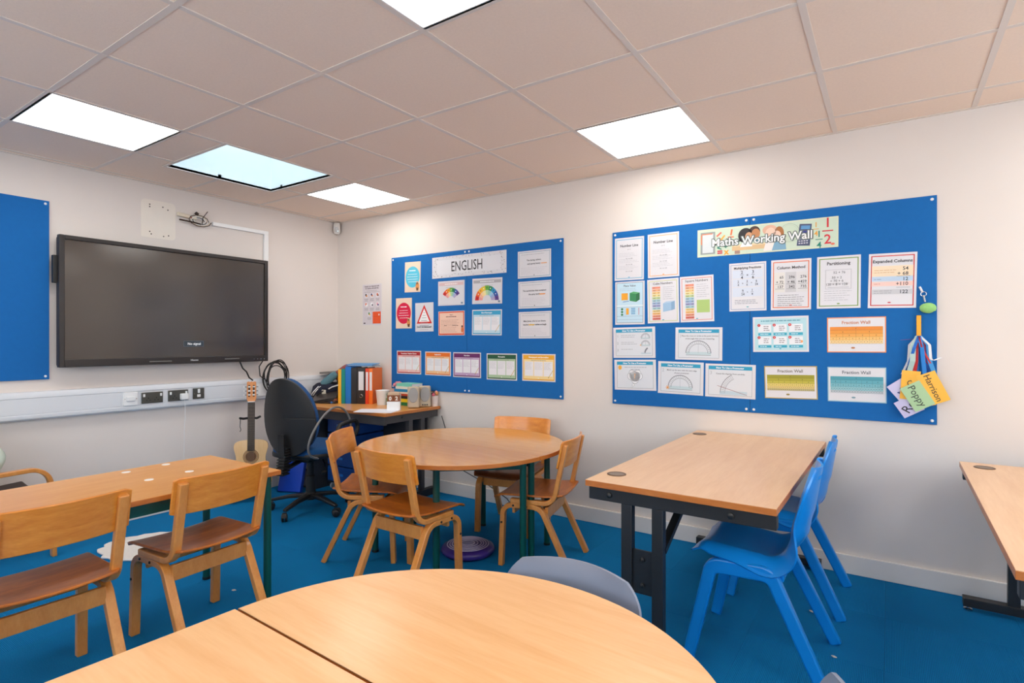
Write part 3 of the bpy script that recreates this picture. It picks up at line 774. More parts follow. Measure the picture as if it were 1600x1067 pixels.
board('blue felt notice board headed Maths Working Wall', 'front', [(2.924, 3.8165), (3.8185, 4.718)], .853, 2.035, pins(2.924, 3.817, .853, 2.035)+pins(3.819, 4.718, .853, 2.035))
board('empty blue felt notice board left of the screen', 'left', [(-3.19, -2.291)], 1.038, 2.189, pins(-3.19, -2.291, 1.038, 2.189))

GE, GM = 'posters on the ENGLISH board', 'posters on the maths board'
def E_(label, spec, draw, base=(222, 220, 224)): return sheet('english_poster', label, 'front', *spec, draw, group=GE, base=base)
def M_(label, spec, draw, base=(224, 222, 226)): return sheet('maths_poster', label, 'front', *spec, draw, group=GM, base=base)
def oval_card(c):
    def d(p, w, h):
        p.oval(0, .0, w*.9, h*.7, c, 0)
        p.lines(-w*.55, w*.55, h*.42, 1, .02, (250, 250, 250), .008, 1, True)
        p.lines(-w*.7, w*.7, h*.18, 4, .022, (245, 245, 245), .004, 1, True)
        p.oval(w*.62, -h*.62, .02, .035, (226, 150, 84), 2); p.oval(w*.62, -h*.40, .013, .015, (236, 196, 160), 2); p.rect(w*.5, -h*.9, w*.75, -h*.72, (60, 50, 50), 2)
    return d
E_('cream card with pale blue oval, top left of the ENGLISH board', (1.026, 1.851, .189, .267, -1.1), oval_card((90, 196, 222)), (240, 214, 190))
E_('cream card with crimson oval, left side of the ENGLISH board', (.918, 1.534, .196, .271, -.3), oval_card((222, 28, 70)), (240, 214, 190))
def d_banner(p, w, h):
    random.seed(5)
    for k in range(170):
        x = random.uniform(-w*.97, w*.97); y = random.uniform(-h*.93, h*.93)
        if abs(x) < w*.86 and abs(y) < h*.66: continue
        a = random.uniform(0, PI); L = random.uniform(.004, .010)
        p.line(x, y, x+L*math.cos(a), y+L*math.sin(a), random.uniform(.002, .005), random.choice([(40, 40, 44), (90, 84, 80), (150, 130, 116)]), 1)
    p.rect(-w*.86, -h*.66, w*.86, h*.66, (228, 227, 231), 0)
    p.text('ENGLISH', -.01, 0, .118, (34, 32, 34), sq=.72, bold=.004)
E_('white banner reading ENGLISH with speckled border', (1.645, 1.910, .775, .179, .1), d_banner)
RB = [(216, 44, 40), (238, 108, 36), (250, 178, 44), (240, 206, 60), (110, 178, 62), (40, 140, 92), (40, 150, 200), (46, 90, 170), (96, 62, 140), (170, 50, 110)]
def fan(a0, a1, n, r, head, yo):
    def d(p, w, h):
        p.rect(-w*.92, h*.62, w*.92, h*.86, head, 0); p.lines(-w*.5, w*.5, h*.74, 1, .01, (250, 250, 250), .006, 1, True)
        p.lines(-w*.45, w*.45, h*.46, 2, .012, (190, 186, 190), .003, 1, True)
        for k in range(n):
            b0 = a0+(a1-a0)*k/n; b1 = a0+(a1-a0)*(k+1)/n-.6; c = RB[k*len(RB)//n]
            p.arc(0, yo*h, r*.68, r, b0, b1, c, 1, 3); p.arc(0, yo*h, r*.36, r*.66, b0, b1, tuple(int(x+(255-x)*.55) for x in c), 1, 3)
            am = R((b0+b1)/2); p.oval(r*.84*math.cos(am), yo*h+r*.84*math.sin(am), .0045, .0045, (248, 248, 248) if k % 2 else (50, 46, 50), 2, 10)
        p.rect(w*.74, -h*.9, w*.88, -h*.76, (120, 140, 160), 1)
        p.frame(-w*.96, -h*.94, w*.96, h*.94, .0018, (198, 196, 204), 0)
    return d
E_('white sheet with wide shallow rainbow arc on the ENGLISH board', (1.469, 1.688, .288, .206, -.1), fan(148, 32, 7, .108, (222, 190, 190), -.62))
E_('white sheet with rainbow half-wheel on the ENGLISH board', (1.843, 1.687, .298, .206, -.9), fan(180, 0, 9, .118, (176, 172, 176), -.72))
def wag(head, c2=(60, 60, 64), hl=None, hl_at=(.3, .1)):
    def d(p, w, h):
        p.frame(-w*.93, -h*.9, w*.93, h*.9, .0026, (74, 140, 170), 0)
        p.lines(-w*.8, w*.8, h*.72, 1, .01, (170, 170, 174), .003)
        for i, s in enumerate(head): p.text(s, -.002, h*(.30-.26*i), .0165, (74, 72, 78), bold=.02)
        if hl: p.rect(w*hl_at[0], h*(.02)-.004, w*hl_at[0]+.05, h*.02+.004, hl, 3)
        p.lines(-w*.8, w*.8, -h*.26, 5, .0115, (202, 200, 204), .0028)
        p.oval(0, -h*.8, .004, .004, (60, 60, 64), 1, 8)
    return d
E_('white sheet with thin teal frame, topmost at the right of the ENGLISH board', (2.287, 1.869, .295, .207, 0), wag(['The daring, athletic', 'and sporty bunny'], hl=(232, 176, 130), hl_at=(.42, .1)))
E_('white sheet with thin teal frame, middle one at the right of the ENGLISH board', (2.291, 1.637, .293, .206, .1), wag(['The sandwiches that contained', 'the spicy lentils'], hl=(236, 152, 70), hl_at=(.30, .1)))
E_('white sheet with thin teal frame, lowest at the right of the ENGLISH board', (2.293, 1.407, .290, .203, .4), wag(['Miss Jones, who is our drama', 'teacher, always makes us laugh'], hl=(240, 190, 60), hl_at=(-.36, .1)))
def d_tri(p, w, h):
    a, b, c = (0, h*.86), (-w*.84, -h*.45), (w*.84, -h*.45)
    def sh(q, k): cx, cy = 0, -h*.02; return (cx+(q[0]-cx)*k, cy+(q[1]-cy)*k)
    p.poly([b, c, a], (222, 40, 30), 0); p.poly([sh(b, .72), sh(c, .72), sh(a, .72)], (246, 244, 244), 1)
    for k in range(6): p.rect(-.008-.009*k, h*.28-.022*k, .008+.009*k, h*.28-.022*k+.004, (150, 150, 156), 2)
    p.text('Don\'t get distracted!', 0, -h*.68, .02, (40, 40, 46), bold=.03); p.lines(-w*.6, w*.6, -h*.86, 1, .01, (180, 180, 186), .003, 1, True)
E_('white sheet with red warning triangle on the ENGLISH board', (1.165, 1.494, .212, .250, .3), d_tri)
def d_or(p, w, h):
    p.rect(-w*.97, -h*.96, w*.97, h*.96, (228, 92, 60), 0); p.rect(-w*.90, -h*.84, w*.90, h*.86, (246, 206, 184), 1)
    p.text('Year 5', 0, h*.70, .013, (120, 40, 30), l=2, bold=.03); p.lines(-w*.55, w*.55, h*.54, 1, .01, (120, 50, 40), .006, 2, True)
    p.lines(-w*.8, w*.8, h*.26, 5, .012, (190, 140, 122), .003, 2)
    p.text('Word', -w*.45, -h*.18, .012, (120, 60, 46), bold=.03); p.text('Spelling rules', w*.30, -h*.18, .012, (120, 60, 46), bold=.02)
    p.lines(-w*.8, w*.55, -h*.36, 4, .012, (200, 150, 130), .003, 2)
    p.oval(w*.82, -h*.55, .010, .024, (220, 110, 40), 3); p.oval(w*.82, -h*.28, .008, .010, (80, 50, 40), 3)
E_('orange-framed word list sheet in the middle of the ENGLISH board', (1.471, 1.435, .286, .204, .2), d_or)
def three(c, light, head):
    def d(p, w, h):
        p.rect(-w*.94, -h*.92, w*.94, h*.92, c, 0); p.rect(-w*.90, -h*.84, w*.90, h*.60, light, 1)
        p.text(head, 0, h*.76, .0155, (252, 252, 252), bold=.03)
        for k in range(3):
            x = -w*.84+k*w*.575; p.rect(x, -h*.62, x+w*.53, h*.44, (240, 239, 242), 2)
            p.lines(x+.004, x+w*.5, h*.34, 6, .0095, (192, 192, 198), .0022, 3)
        p.lines(-w*.6, w*.6, h*.52, 1, .01, (140, 130, 134), .003, 2, True)
        p.line(w*.60, -h*.70, w*.86, -h*.18, .004, (206, 176, 90), 4); p.line(w*.58, -h*.74, w*.61, -h*.68, .003, (50, 50, 50), 4)
        p.oval(0, -h*.78, .006, .003, (250, 250, 250), 2, 10)
    return d
E_('sky blue three-column grammar sheet in the middle of the ENGLISH board', (1.840, 1.435, .296, .205, -.9), three((60, 164, 206), (196, 224, 236), 'Short Paragraphs'))
E_('dark red three-column grammar sheet, leftmost of the bottom row', (.980, 1.097, .295, .206, .2), three((176, 34, 44), (240, 196, 192), 'Parenthesis / Relative Clauses'))
E_('orange three-column grammar sheet, second in the bottom row', (1.321, 1.093, .290, .203, -.2), three((234, 118, 40), (246, 196, 148), 'Explanation'))
E_('purple three-column grammar sheet, third in the bottom row', (1.637, 1.089, .291, .206, 0), three((108, 40, 100), (200, 168, 200), 'Narrative'))
E_('green three-column grammar sheet, fourth in the bottom row', (1.986, 1.083, .291, .208, .1), three((34, 88, 58), (178, 204, 168), 'Persuasion'))
E_('yellow three-column grammar sheet, rightmost of the bottom row', (2.326, 1.085, .292, .206, 0), three((240, 176, 50), (248, 222, 160), 'Newspapers and Journalism'))

# maths posters
def numline(c):
    def d(p, w, h):
        p.frame(-w*.9, -h*.92, w*.9, h*.92, .004, c, 0); p.text('Number Line', 0, h*.62, .024, (64, 62, 66), bold=.02)
        p.text('8 + 5', 0, h*.44, .010, (140, 140, 144))
        for y in (.26, -.02, -.34): p.lines(-w*.7, w*.7, h*y, 3, .010, (196, 196, 200), .0022); p.text('76 + 4 = 80', 0, h*y-.036, .010, (140, 140, 146))
        p.oval(0, -h*.86, .007, .003, c, 1, 10)
    return d
M_('white number line sheet with blue border, top left of the maths board', (3.047, 1.845, .210, .291, -.4), numline((96, 178, 214)))
M_('white number line sheet with orange border on the maths board', (3.284, 1.849, .210, .290, .4), numline((240, 172, 96)))
def d_place(p, w, h):
    p.rect(-w*.9, -h*.92, w*.9, h*.94, (198, 226, 240), 0); p.frame(-w*.9, -h*.92, w*.9, h*.94, .0022, (84, 104, 130), 1)
    p.text('Place Value', 0, h*.8, .019, (90, 92, 100)); p.lines(-w*.7, w*.7, h*.66, 2, .011, (170, 190, 204), .0024)
    p.rect(-w*.56, h*.14, -w*.12, h*.46, (244, 168, 36), 2); p.poly([(w*.0, h*.10), (w*.44, h*.04), (w*.44, h*.40), (w*.0, h*.46)], (52, 140, 84), 2)
    p.poly([(w*.44, h*.04), (w*.68, h*.14), (w*.68, h*.46), (w*.44, h*.40)], (40, 112, 66), 2); p.poly([(w*0, h*.46), (w*.44, h*.40), (w*.68, h*.46), (w*.26, h*.52)], (90, 172, 112), 2)
    p.line(-w*.46, h*.05, -w*.05, h*.09, .004, (60, 120, 180), 2)
    p.rect(-w*.9, -h*.16, w*.9, -h*.10, (226, 240, 246), 1)
    for k in range(3): p.oval(-w*.52, -h*(.28+.13*k), .008, .008, (40, 128, 72), 2, 12)
    p.rect(-w*.24, -h*.54, -w*.06, -h*.24, (242, 170, 40), 2)
    for k in range(4): p.rect(w*.1, -h*(.28+.08*k), w*.38, -h*(.24+.08*k), (70, 150, 200), 2)
    for k in range(5): p.rect(w*.58, -h*(.28+.065*k), w*.66, -h*(.25+.065*k), (200, 60, 80), 2)
    for y in (-.2, -.62, -.78): p.rect(-w*.9, h*y, w*.9, h*y+.0015, (120, 150, 176), 2)
M_('pale blue place value sheet with orange and green cubes', (3.051, 1.544, .211, .293, 0), d_place)
RAMP = [(240, 150, 120), (244, 176, 130), (246, 204, 130), (240, 222, 140), (196, 214, 150), (160, 204, 214), (150, 180, 214), (150, 160, 206), (160, 204, 210), (244, 214, 130), (246, 190, 110), (240, 150, 110), (230, 110, 90)]
def powers(title, border, sq, cube):
    def d(p, w, h):
        p.frame(-w*.9, -h*.92, w*.9, h*.92, .0036, border, 0); p.text(title, 0, h*.80, .021, (96, 94, 98))
        for k in range(13):
            y = h*.66-k*h*.118; p.rect(-w*.68, y-h*.098, -w*.16, y, RAMP[k], 1)
            p.text('%d' % ((k+1)**(3 if cube else 2)), -w*.21, y-h*.05, .011, (120, 90, 80), 'r'); p.text('%dx%d' % (k+1, k+1), -w*.62, y-h*.05, .011, (120, 90, 80), 'l')
        p.lines(0, w*.74, h*.62, 7, .013, (176, 176, 182), .0026)
        if cube:
            p.poly([(w*.0, -h*.12), (w*.56, -h*.06), (w*.74, -h*.02), (w*.2, -h*.04)], (176, 206, 230), 2); p.poly([(0, -h*.5), (w*.52, -h*.44), (w*.52, -h*.08), (0, -h*.12)], sq, 2); p.poly([(w*.52, -h*.44), (w*.74, -h*.40), (w*.74, -h*.02), (w*.52, -h*.08)], (136, 172, 206), 2)
        else: p.rect(0, -h*.6, w*.76, -h*.05, sq, 2)
        p.oval(0, -h*.86, .007, .003, (60, 160, 180), 1, 10)
    return d
M_('white cube numbers sheet with a pale blue cube', (3.282, 1.549, .211, .290, 1), powers('Cube Numbers', (202, 208, 130), (160, 194, 222), True))
M_('white square numbers sheet with a green square', (3.501, 1.553, .211, .292, 1), powers('Square Numbers', (226, 130, 110), (176, 204, 118), False))
TEAL = (30, 158, 196)
def prot(p, x, y, r, l=2, tint=(198, 216, 220)):
    p.rect(x-r, y-r*.16, x+r, y+r*.10, tint, l)
    p.arc(x, y, r*.98, r*1.03, 0, 180, (110, 114, 122), l+1, 20); p.arc(x, y, r*.74, r*.77, 0, 180, (130, 134, 142), l+1, 16)
    p.rect(x-r, y-r*.18, x+r, y-r*.15, (130, 134, 142), l+1)
    for k in range(19):
        a = R(k*10); p.line(x+r*.80*math.cos(a), y+r*.80*math.sin(a), x+r*.96*math.cos(a), y+r*.96*math.sin(a), .0016, (120, 124, 132), l+1)
    p.rect(x-.0006, y, x+.0006, y+r*.75, (150, 154, 162), l+1)
def head(p, w, h):
    p.rect(-w*.87, -h*.87, w*.87, h*.87, (222, 225, 230), 0); p.frame(-w*.87, -h*.87, w*.87, h*.87, .0015, (120, 128, 140), 1)
    p.rect(-w*.87, h*.66, w*.87, h*.88, TEAL, 2); p.text('How To Use a Protractor', 0, h*.77, .0155, (250, 250, 250), l=3, bold=.03)
def d_m6(p, w, h):
    head(p, w, h)
    for i in range(3):
        y = h*(.42-.46*i); p.text(str(i+1), -w*.78, y, .024, (176, 178, 184)); p.lines(-w*.62, w*.15, y+.006, 2 if i < 2 else 1, .012, (160, 162, 168), .0026)
        if i < 2: prot(p, w*.55, y-.014, .031)
        else: p.arc(w*.78, y-.02, .034, .044, 180, 120, (130, 134, 142), 2, 8); p.rect(w*.34, y-.026, w*.8, y-.016, (198, 212, 220), 2)
    p.oval(w*.32, h*(-.04)-.014, .004, .004, (240, 170, 60), 4, 10)
M_('protractor sheet listing three steps, above the thought bubble sheet', (3.081, 1.275, .298, .208, .9), d_m6)
def bigprot(num, lines_, star):
    def d(p, w, h):
        head(p, w, h); p.text(num, -w*.77, h*.46, .03, (190, 192, 198))
        for i, s in enumerate(lines_): p.text(s, w*.06, h*(.48-.17*i), .0125, (96, 98, 106))
        prot(p, 0, -h*.58, .078)
        if star:
            for k in range(6): a = k*PI/3; p.line(-.082, -h*.62, -.082+.013*math.cos(a), -h*.62+.013*math.sin(a), .0035, (244, 160, 50), 5)
    return d
M_('large protractor sheet alone above the bottom row of the maths board', (3.511, 1.268, .293, .207, -.5), bigprot('1', ['Place the cross or circle at the point (vertex)', 'of the angle that you are measuring.'], False))
def d_m8(p, w, h):
    head(p, w, h)
    p.oval(-w*.72, h*.48, .013, .015, (240, 176, 60), 2); p.lines(-w*.5, w*.7, h*.50, 1, .01, (150, 152, 160), .003); p.lines(-w*.2, w*.36, h*.36, 1, .01, (150, 152, 160), .003)
    for (x, y, r) in ((0, -.10, .036), (-.028, -.08, .024), (.028, -.08, .024), (-.02, .10, .022), (.02, .10, .022), (0, -.32, .024)): p.oval(x, h*y, r*1.08, r*1.08, (120, 122, 130), 2)
    for (x, y, r) in ((0, -.10, .036), (-.028, -.08, .024), (.028, -.08, .024), (-.02, .10, .022), (.02, .10, .022), (0, -.32, .024)): p.oval(x, h*y, r, r*.98, (242, 242, 244), 3)
    p.oval(-.012, -h*.66, .009, .008, (120, 122, 130), 2); p.oval(-.012, -h*.66, .0075, .0066, (242, 242, 244), 3)
    p.oval(-.022, -h*.80, .006, .006, (120, 122, 130), 2); p.oval(-.022, -h*.80, .0048, .0048, (242, 242, 244), 3)
    p.text('?', 0, -h*.08, .05, (240, 190, 140), l=4)
M_('protractor sheet with a thought bubble and question mark', (3.088, 1.056, .295, .206, 1.1), d_m8)
M_('protractor sheet numbered 2 with an orange star, bottom row', (3.396, 1.046, .294, .209, -.9), bigprot('2', ['Match up the zero with the start edge', 'of your protractor.'], True))
def d_m10(p, w, h):
    head(p, w, h); p.text('3', -w*.77, h*.46, .03, (190, 192, 198)); p.text('Count the degrees from carefully.', w*.02, h*.42, .0125, (96, 98, 106))
    p.arc(.07, -h*.72, .125, .128, 180, 118, (90, 94, 102), 2, 14); p.arc(.07, -h*.72, .098, .1, 180, 118, (130, 134, 142), 2, 12)
    for k in range(13): a = R(180-5*k); p.line(.07+.102*math.cos(a), -h*.72+.102*math.sin(a), .07+.122*math.cos(a), -h*.72+.122*math.sin(a), .0014, (110, 114, 122), 2)
    p.rect(-.06, -h*.82, .10, -h*.60, (194, 212, 222), 2); p.line(-.075, -h*.30, .10, -h*.80, .0022, (160, 90, 90), 4)
M_('protractor sheet numbered 3 with an enlarged scale and slanting line', (3.702, 1.039, .295, .207, -.7), d_m10)
def frac(p, x, y, a, b, s, c=(58, 62, 78), l=4):
    p.text(a, x, y+s*.62, s, c, l=l); p.text(b, x, y-s*.62, s, c, l=l); p.rect(x-s*.36, y-s*.04, x+s*.36, y+s*.04, c, l)
def d_m11(p, w, h):
    p.frame(-w*.92, -h*.93, w*.92, h*.93, .0024, (110, 140, 190), 0)
    for y0, y1 in ((.36, .70), (.02, .32), (-.40, -.02)): p.rect(-w*.82, h*y0, w*.82, h*y1, (214, 222, 236), 1)
    p.text('Multiplying Fractions', 0, h*.79, .0185, (60, 58, 62), bold=.025)
    frac(p, -w*.30, h*.50, '2', '4', .026); p.text('x', 0, h*.50, .02, (60, 62, 78), l=4); frac(p, w*.30, h*.50, '3', '6', .026)
    for x, a, b in ((-.5, '2', '4'), (-.02, '3', '6'), (.48, '6', '24')): frac(p, w*x, h*.16, a, b, .017)
    p.text('x', -w*.26, h*.16, .014, (60, 62, 78), l=4); p.text('=', w*.22, h*.16, .014, (60, 62, 78), l=4)
    frac(p, -w*.25, -h*.22, '6', '24', .019); p.text('=', 0, -h*.22, .014, (60, 62, 78), l=4); frac(p, w*.25, -h*.22, '1', '4', .019)
    p.lines(-w*.7, w*.7, -h*.55, 3, .010, (120, 124, 136), .0026); p.oval(0, -h*.83, .007, .003, (60, 170, 180), 1, 10)
M_('white multiplying fractions sheet with pale blue bands', (3.804, 1.613, .210, .293, .3), d_m11)
def d_m12(p, w, h):
    p.frame(-w*.9, -h*.92, w*.9, h*.92, .005, (232, 120, 70), 0); p.text('Column Method', 0, h*.68, .0225, (70, 66, 66), bold=.02)
    for k, (c, t) in enumerate((((228, 224, 218), ['65', '+ 72', '137']), ((206, 204, 206), ['296', '+ 46', '342']), ((222, 220, 220), ['276', '+459', '735']))):
        x0 = -w*.84+k*w*.57; p.rect(x0, -h*.30, x0+w*.54, h*.50, c, 1)
        for i, s in enumerate(t): p.text(s, x0+w*.47, h*(.30-.19*i), .0215, (60, 58, 62), 'r', bold=.015)
        p.rect(x0+.006, h*.025, x0+w*.52, h*.025+.0015, (60, 58, 62), 3); p.rect(x0+.006, -h*.17, x0+w*.52, -h*.17+.0015, (60, 58, 62), 3)
    p.lines(-w*.66, w*.7, -h*.42, 6, .012, (130, 128, 130), .003); p.oval(0, -h*.82, .008, .0035, (220, 90, 60), 1, 10)
M_('white column method sheet with orange border', (4.040, 1.613, .211, .293, -.5), d_m12)
def d_m13(p, w, h):
    p.frame(-w*.9, -h*.92, w*.9, h*.92, .005, (126, 160, 74), 0); p.text('Partitioning', 0, h*.72, .0245, (66, 62, 66), bold=.02)
    p.frame(-w*.60, -h*.26, w*.58, h*.48, .0012, (150, 150, 154), 1)
    for i, s in enumerate(['52 + 76', '50 + 2', '+ 70 + 6', '120 + 8 = 128']): p.text(s, -.002+(.006 if i == 0 else -.006), h*(.37-.06*(i > 0)-.13*i), .0185, (110, 110, 114), bold=.008)
    p.rect(-w*.5, -h*.06, w*.48, -h*.06+.001, (120, 120, 124), 2); p.rect(-w*.5, -h*.205, w*.48, -h*.205+.0012, (90, 90, 94), 2)
    p.lines(-w*.66, w*.6, -h*.34, 5, .0125, (180, 180, 184), .0024); p.oval(0, -h*.82, .008, .0035, (126, 160, 74), 1, 10)
M_('white partitioning sheet with green border', (4.280, 1.613, .211, .292, -.4), d_m13)
def d_m14(p, w, h):
    p.frame(-w*.9, -h*.92, w*.9, h*.92, .005, (206, 54, 44), 0); p.text('Expanded Columns', 0, h*.71, .0225, (56, 54, 58), bold=.025)
    for y0, y1, c in ((.16, .54, (244, 222, 190)), (-.02, .14, (190, 212, 234)), (-.20, -.04, (246, 208, 196)), (-.50, -.32, (204, 204, 208))): p.rect(-w*.86, h*y0, w*.86, h*y1, c, 1)
    for s, y in (('54', .43), ('+ 68', .25), ('12', .05), ('+110', -.12), ('122', -.41)): p.text(s, w*.66, h*y, .026, (50, 50, 56), 'r', bold=.012)
    p.rect(w*.18, h*.15, w*.74, h*.15+.0014, (50, 50, 56), 3); p.rect(w*.18, -h*.26, w*.74, -h*.26+.0014, (50, 50, 56), 3)
    p.lines(-w*.76, w*.2, h*.38, 2, .012, (214, 160, 110), .0024, 3); p.lines(-w*.76, -w*.4, h*.05, 1, .012, (120, 140, 170), .0024, 3); p.lines(-w*.76, -w*.4, -h*.12, 1, .01, (200, 120, 100), .0024, 3); p.lines(-w*.76, w*.1, -h*.38, 2, .011, (150, 150, 156), .0024, 3)
    p.oval(-w*.1, -h*.80, .008, .0035, (200, 60, 70), 1, 10)
M_('white expanded columns sheet with red border', (4.527, 1.607, .213, .292, -1.2), d_m14)
def d_m15(p, w, h):
    p.rect(-w*.93, -h*.9, w*.93, h*.9, (184, 222, 230), 0); p.lines(-w*.7, w*.8, h*.76, 1, .01, (110, 170, 186), .007, 1)
    for i in range(3):
        for j in range(2):
            x, y = -w*.80+i*w*.56, h*(.56-.70*j); p.rect(x, y-h*.44, x+w*.48, y, (236, 238, 242), 1); p.rect(x, y-h*.62, x+w*.48, y-h*.48, (40, 168, 196), 1)
            p.oval(x+.004, y-.004, .0085, .0085, (208, 34, 34), 2, 16); p.text(str(i+1+3*j), x+.004, y-.004, .010, (250, 250, 250), l=3)
            p.lines(x+.03, x+w*.42, y-.012, 3, .011, (120, 110, 116), .004, 2); p.lines(x+.01, x+w*.4, y-h*.55, 1, .01, (220, 244, 250), .004, 2)
    p.oval(w*.76, -h*.42, .006, .008, (240, 160, 90), 4, 10); p.oval(0, -h*.82, .006, .003, (40, 168, 196), 2, 10)
M_('pale blue sheet of six numbered worked examples on the maths board', (3.984, 1.325, .298, .208, .7), d_m15)
def fwall(frame_c, rows, ttl):
    def d(p, w, h):
        p.frame(-w, -h, w, h, .005, frame_c, 0); p.text('Fraction Wall', 0, h*.70, .0245, ttl, bold=.015)
        n = len(rows); y = h*.46
        for k, (c, div, hh) in enumerate(rows):
            y1 = y-h*hh; p.rect(-w*.9, y1, w*.9, y, c, 1)
            for q in range(1, div): x = -w*.9+1.8*w*q/div; p.rect(x-.0004, y1, x+.0004, y, tuple(int(z*.6) for z in c), 2)
            p.rect(-w*.9, y1-.0004, w*.9, y1+.0004, tuple(int(z*.6) for z in c), 2)
            for q in range(div): p.rect(-w*.9+1.8*w*(q+.5)/div-.0012, (y+y1)/2-.003, -w*.9+1.8*w*(q+.5)/div+.0012, (y+y1)/2+.003, tuple(int(z*.5) for z in c), 3)
            y = y1
        p.oval(-w*.1, -h*.74, .010, .005, tuple(int(z*.8) for z in frame_c), 1, 12)
    return d
M_('orange fraction wall sheet with orange border', (4.363, 1.319, .276, .194, .3), fwall((240, 150, 84), [((236, 140, 36), 1, .2), ((240, 156, 50), 2, .2), ((244, 172, 74), 4, .18), ((248, 194, 110), 8, .18), ((250, 214, 150), 16, .2)], (206, 124, 72)))
M_('yellow-green fraction wall sheet with olive border', (4.038, 1.044, .277, .190, 1.3), fwall((190, 164, 70), [((158, 152, 22), 1, .2), ((178, 168, 36), 2, .16), ((196, 184, 60), 4, .16), ((226, 204, 110), 12, .18), ((236, 210, 130), 24, .14), ((204, 190, 130), 24, .12)], (110, 100, 80)))
M_('blue-green fraction wall sheet with pale blue border', (4.365, 1.045, .275, .192, .6), fwall((150, 196, 212), [((70, 156, 172), 1, .2), ((96, 172, 186), 5, .2), ((120, 186, 196), 10, .2), ((150, 202, 208), 20, .2), ((196, 204, 210), 20, .14)], (100, 106, 116)))
def d_mb(p, w, h):
    p.rect(-w*.985, -h*.93, w*.985, h*.93, (206, 222, 200), 0)
    p.rect(-w*.95, -h*.82, -w*.72, h*.78, (150, 158, 156), 1); p.rect(-w*.92, -h*.72, -w*.75, h*.66, (214, 220, 222), 2)
    p.line(-w*.935, -h*.1, -w*.935, h*.6, .006, (240, 130, 80), 3); p.line(-w*.93, h*.64, -w*.76, h*.64, .006, (240, 130, 80), 3)
    for (x, y, a, c) in ((-.66, .55, 40, (232, 110, 90)), (-.60, .30, 50, (240, 170, 60)), (-.47, .62, 80, (236, 110, 60)), (-.48, .28, 0, (240, 150, 110))):
        p.line(w*x-.018*math.cos(R(a)), h*y-.018*math.sin(R(a)), w*x+.018*math.cos(R(a)), h*y+.018*math.sin(R(a)), .010, c, 2)
    p.text('<', -w*.655, -h*.42, .05, (20, 130, 110), bold=.03); p.text('\u00f7', -w*.555, -h*.36, .045, (20, 120, 90), bold=.03)
    p.text('=', -w*.645, -h*.74, .055, (206, 40, 60), bold=.04); p.text('x', -w*.545, -h*.72, .05, (240, 160, 30), bold=.04)
    p.rect(-w*.46, -h*.72, w*.10, -h*.36, (222, 188, 140), 1); p.rect(-w*.42, -h*.95, -w*.34, -h*.72, (170, 136, 120), 1); p.rect(-w*.46, -h*.42, w*.16, -h*.30, (236, 212, 170), 2)
    p.oval(-w*.26, h*.30, .042, .045, (36, 30, 36), 2); p.poly([(-w*.38, -h*.1), (-w*.20, -h*.05), (-w*.20, h*.5)], (36, 30, 36), 2); p.oval(-w*.21, h*.18, .022, .028, (214, 160, 120), 3); p.poly([(-w*.34, -h*.5), (-w*.16, -h*.5), (-w*.18, h*.0), (-w*.28, h*.0)], (244, 244, 246), 3)
    p.oval(-w*.13, h*.50, .032, .034, (70, 46, 36), 2); p.oval(-w*.11, h*.36, .024, .030, (196, 132, 84), 3); p.poly([(-w*.20, -h*.15), (-w*.04, -h*.15), (-w*.06, h*.22), (-w*.17, h*.22)], (96, 176, 198), 2)
    p.oval(w*.09, h*.52, .040, .030, (226, 178, 150), 2); p.oval(w*.10, h*.28, .028, .034, (240, 204, 182), 3); p.oval(w*.22, h*.22, .026, .042, (176, 112, 56), 2); p.oval(w*.19, h*.1, .022, .028, (240, 204, 182), 3)
    p.poly([(w*.10, -h*.9), (w*.32, -h*.9), (w*.30, -h*.1), (w*.14, -h*.1)], (126, 170, 196), 2); p.poly([(w*.0, -h*.9), (w*.12, -h*.9), (w*.16, -h*.3), (w*.04, -h*.2)], (240, 232, 226), 3)
    p.arc(w*.36, h*.20, .052, .054, 0, 360, (160, 180, 160), 1, 28); p.arc(w*.36, h*.20, .044, .045, 0, 360, (176, 192, 172), 1, 24)
    p.poly([(w*.46, -h*.72), (w*.635, -h*.78), (w*.66, h*.66), (w*.50, h*.72)], (70, 78, 110), 2); p.poly([(w*.515, h*.36), (w*.635, h*.32), (w*.64, h*.56), (w*.52, h*.60)], (90, 150, 200), 3)
    for i in range(4):
        for j in range(5): p.rect(w*(.485+.034*i), -h*(.62-.15*j), w*(.508+.034*i), -h*(.54-.15*j), (206, 204, 214), 4)
    p.rect(w*.51, h*.12, w*.63, h*.22, (60, 60, 150), 4)
    frac(p, w*.715, h*.28, '1', '4', .040, (240, 170, 60)); frac(p, w*.755, -h*.42, '1', '4', .05, (16, 130, 110)); frac(p, w*.865, h*.10, '1', '2', .075, (214, 36, 52))
    p.oval(w*.93, -h*.78, .010, .006, (236, 110, 80), 2, 12)
    for dx, dy in ((.0028, -.0028), (-.0025, 0), (0, .0025), (.002, .0015)): p.text('Maths Working Wall', -w*.05+dx, -h*.03+dy, .066, (112, 128, 124), l=5, bold=.05)
    p.text('Maths Working Wall', -w*.05, -h*.03, .066, (250, 250, 250), l=8, bold=.016)
sheet('maths_banner', 'long illustrated banner reading Maths Working Wall', 'front', 3.893, 1.898, .774, .172, -.3, d_mb, 'banner', base=(222, 230, 196))

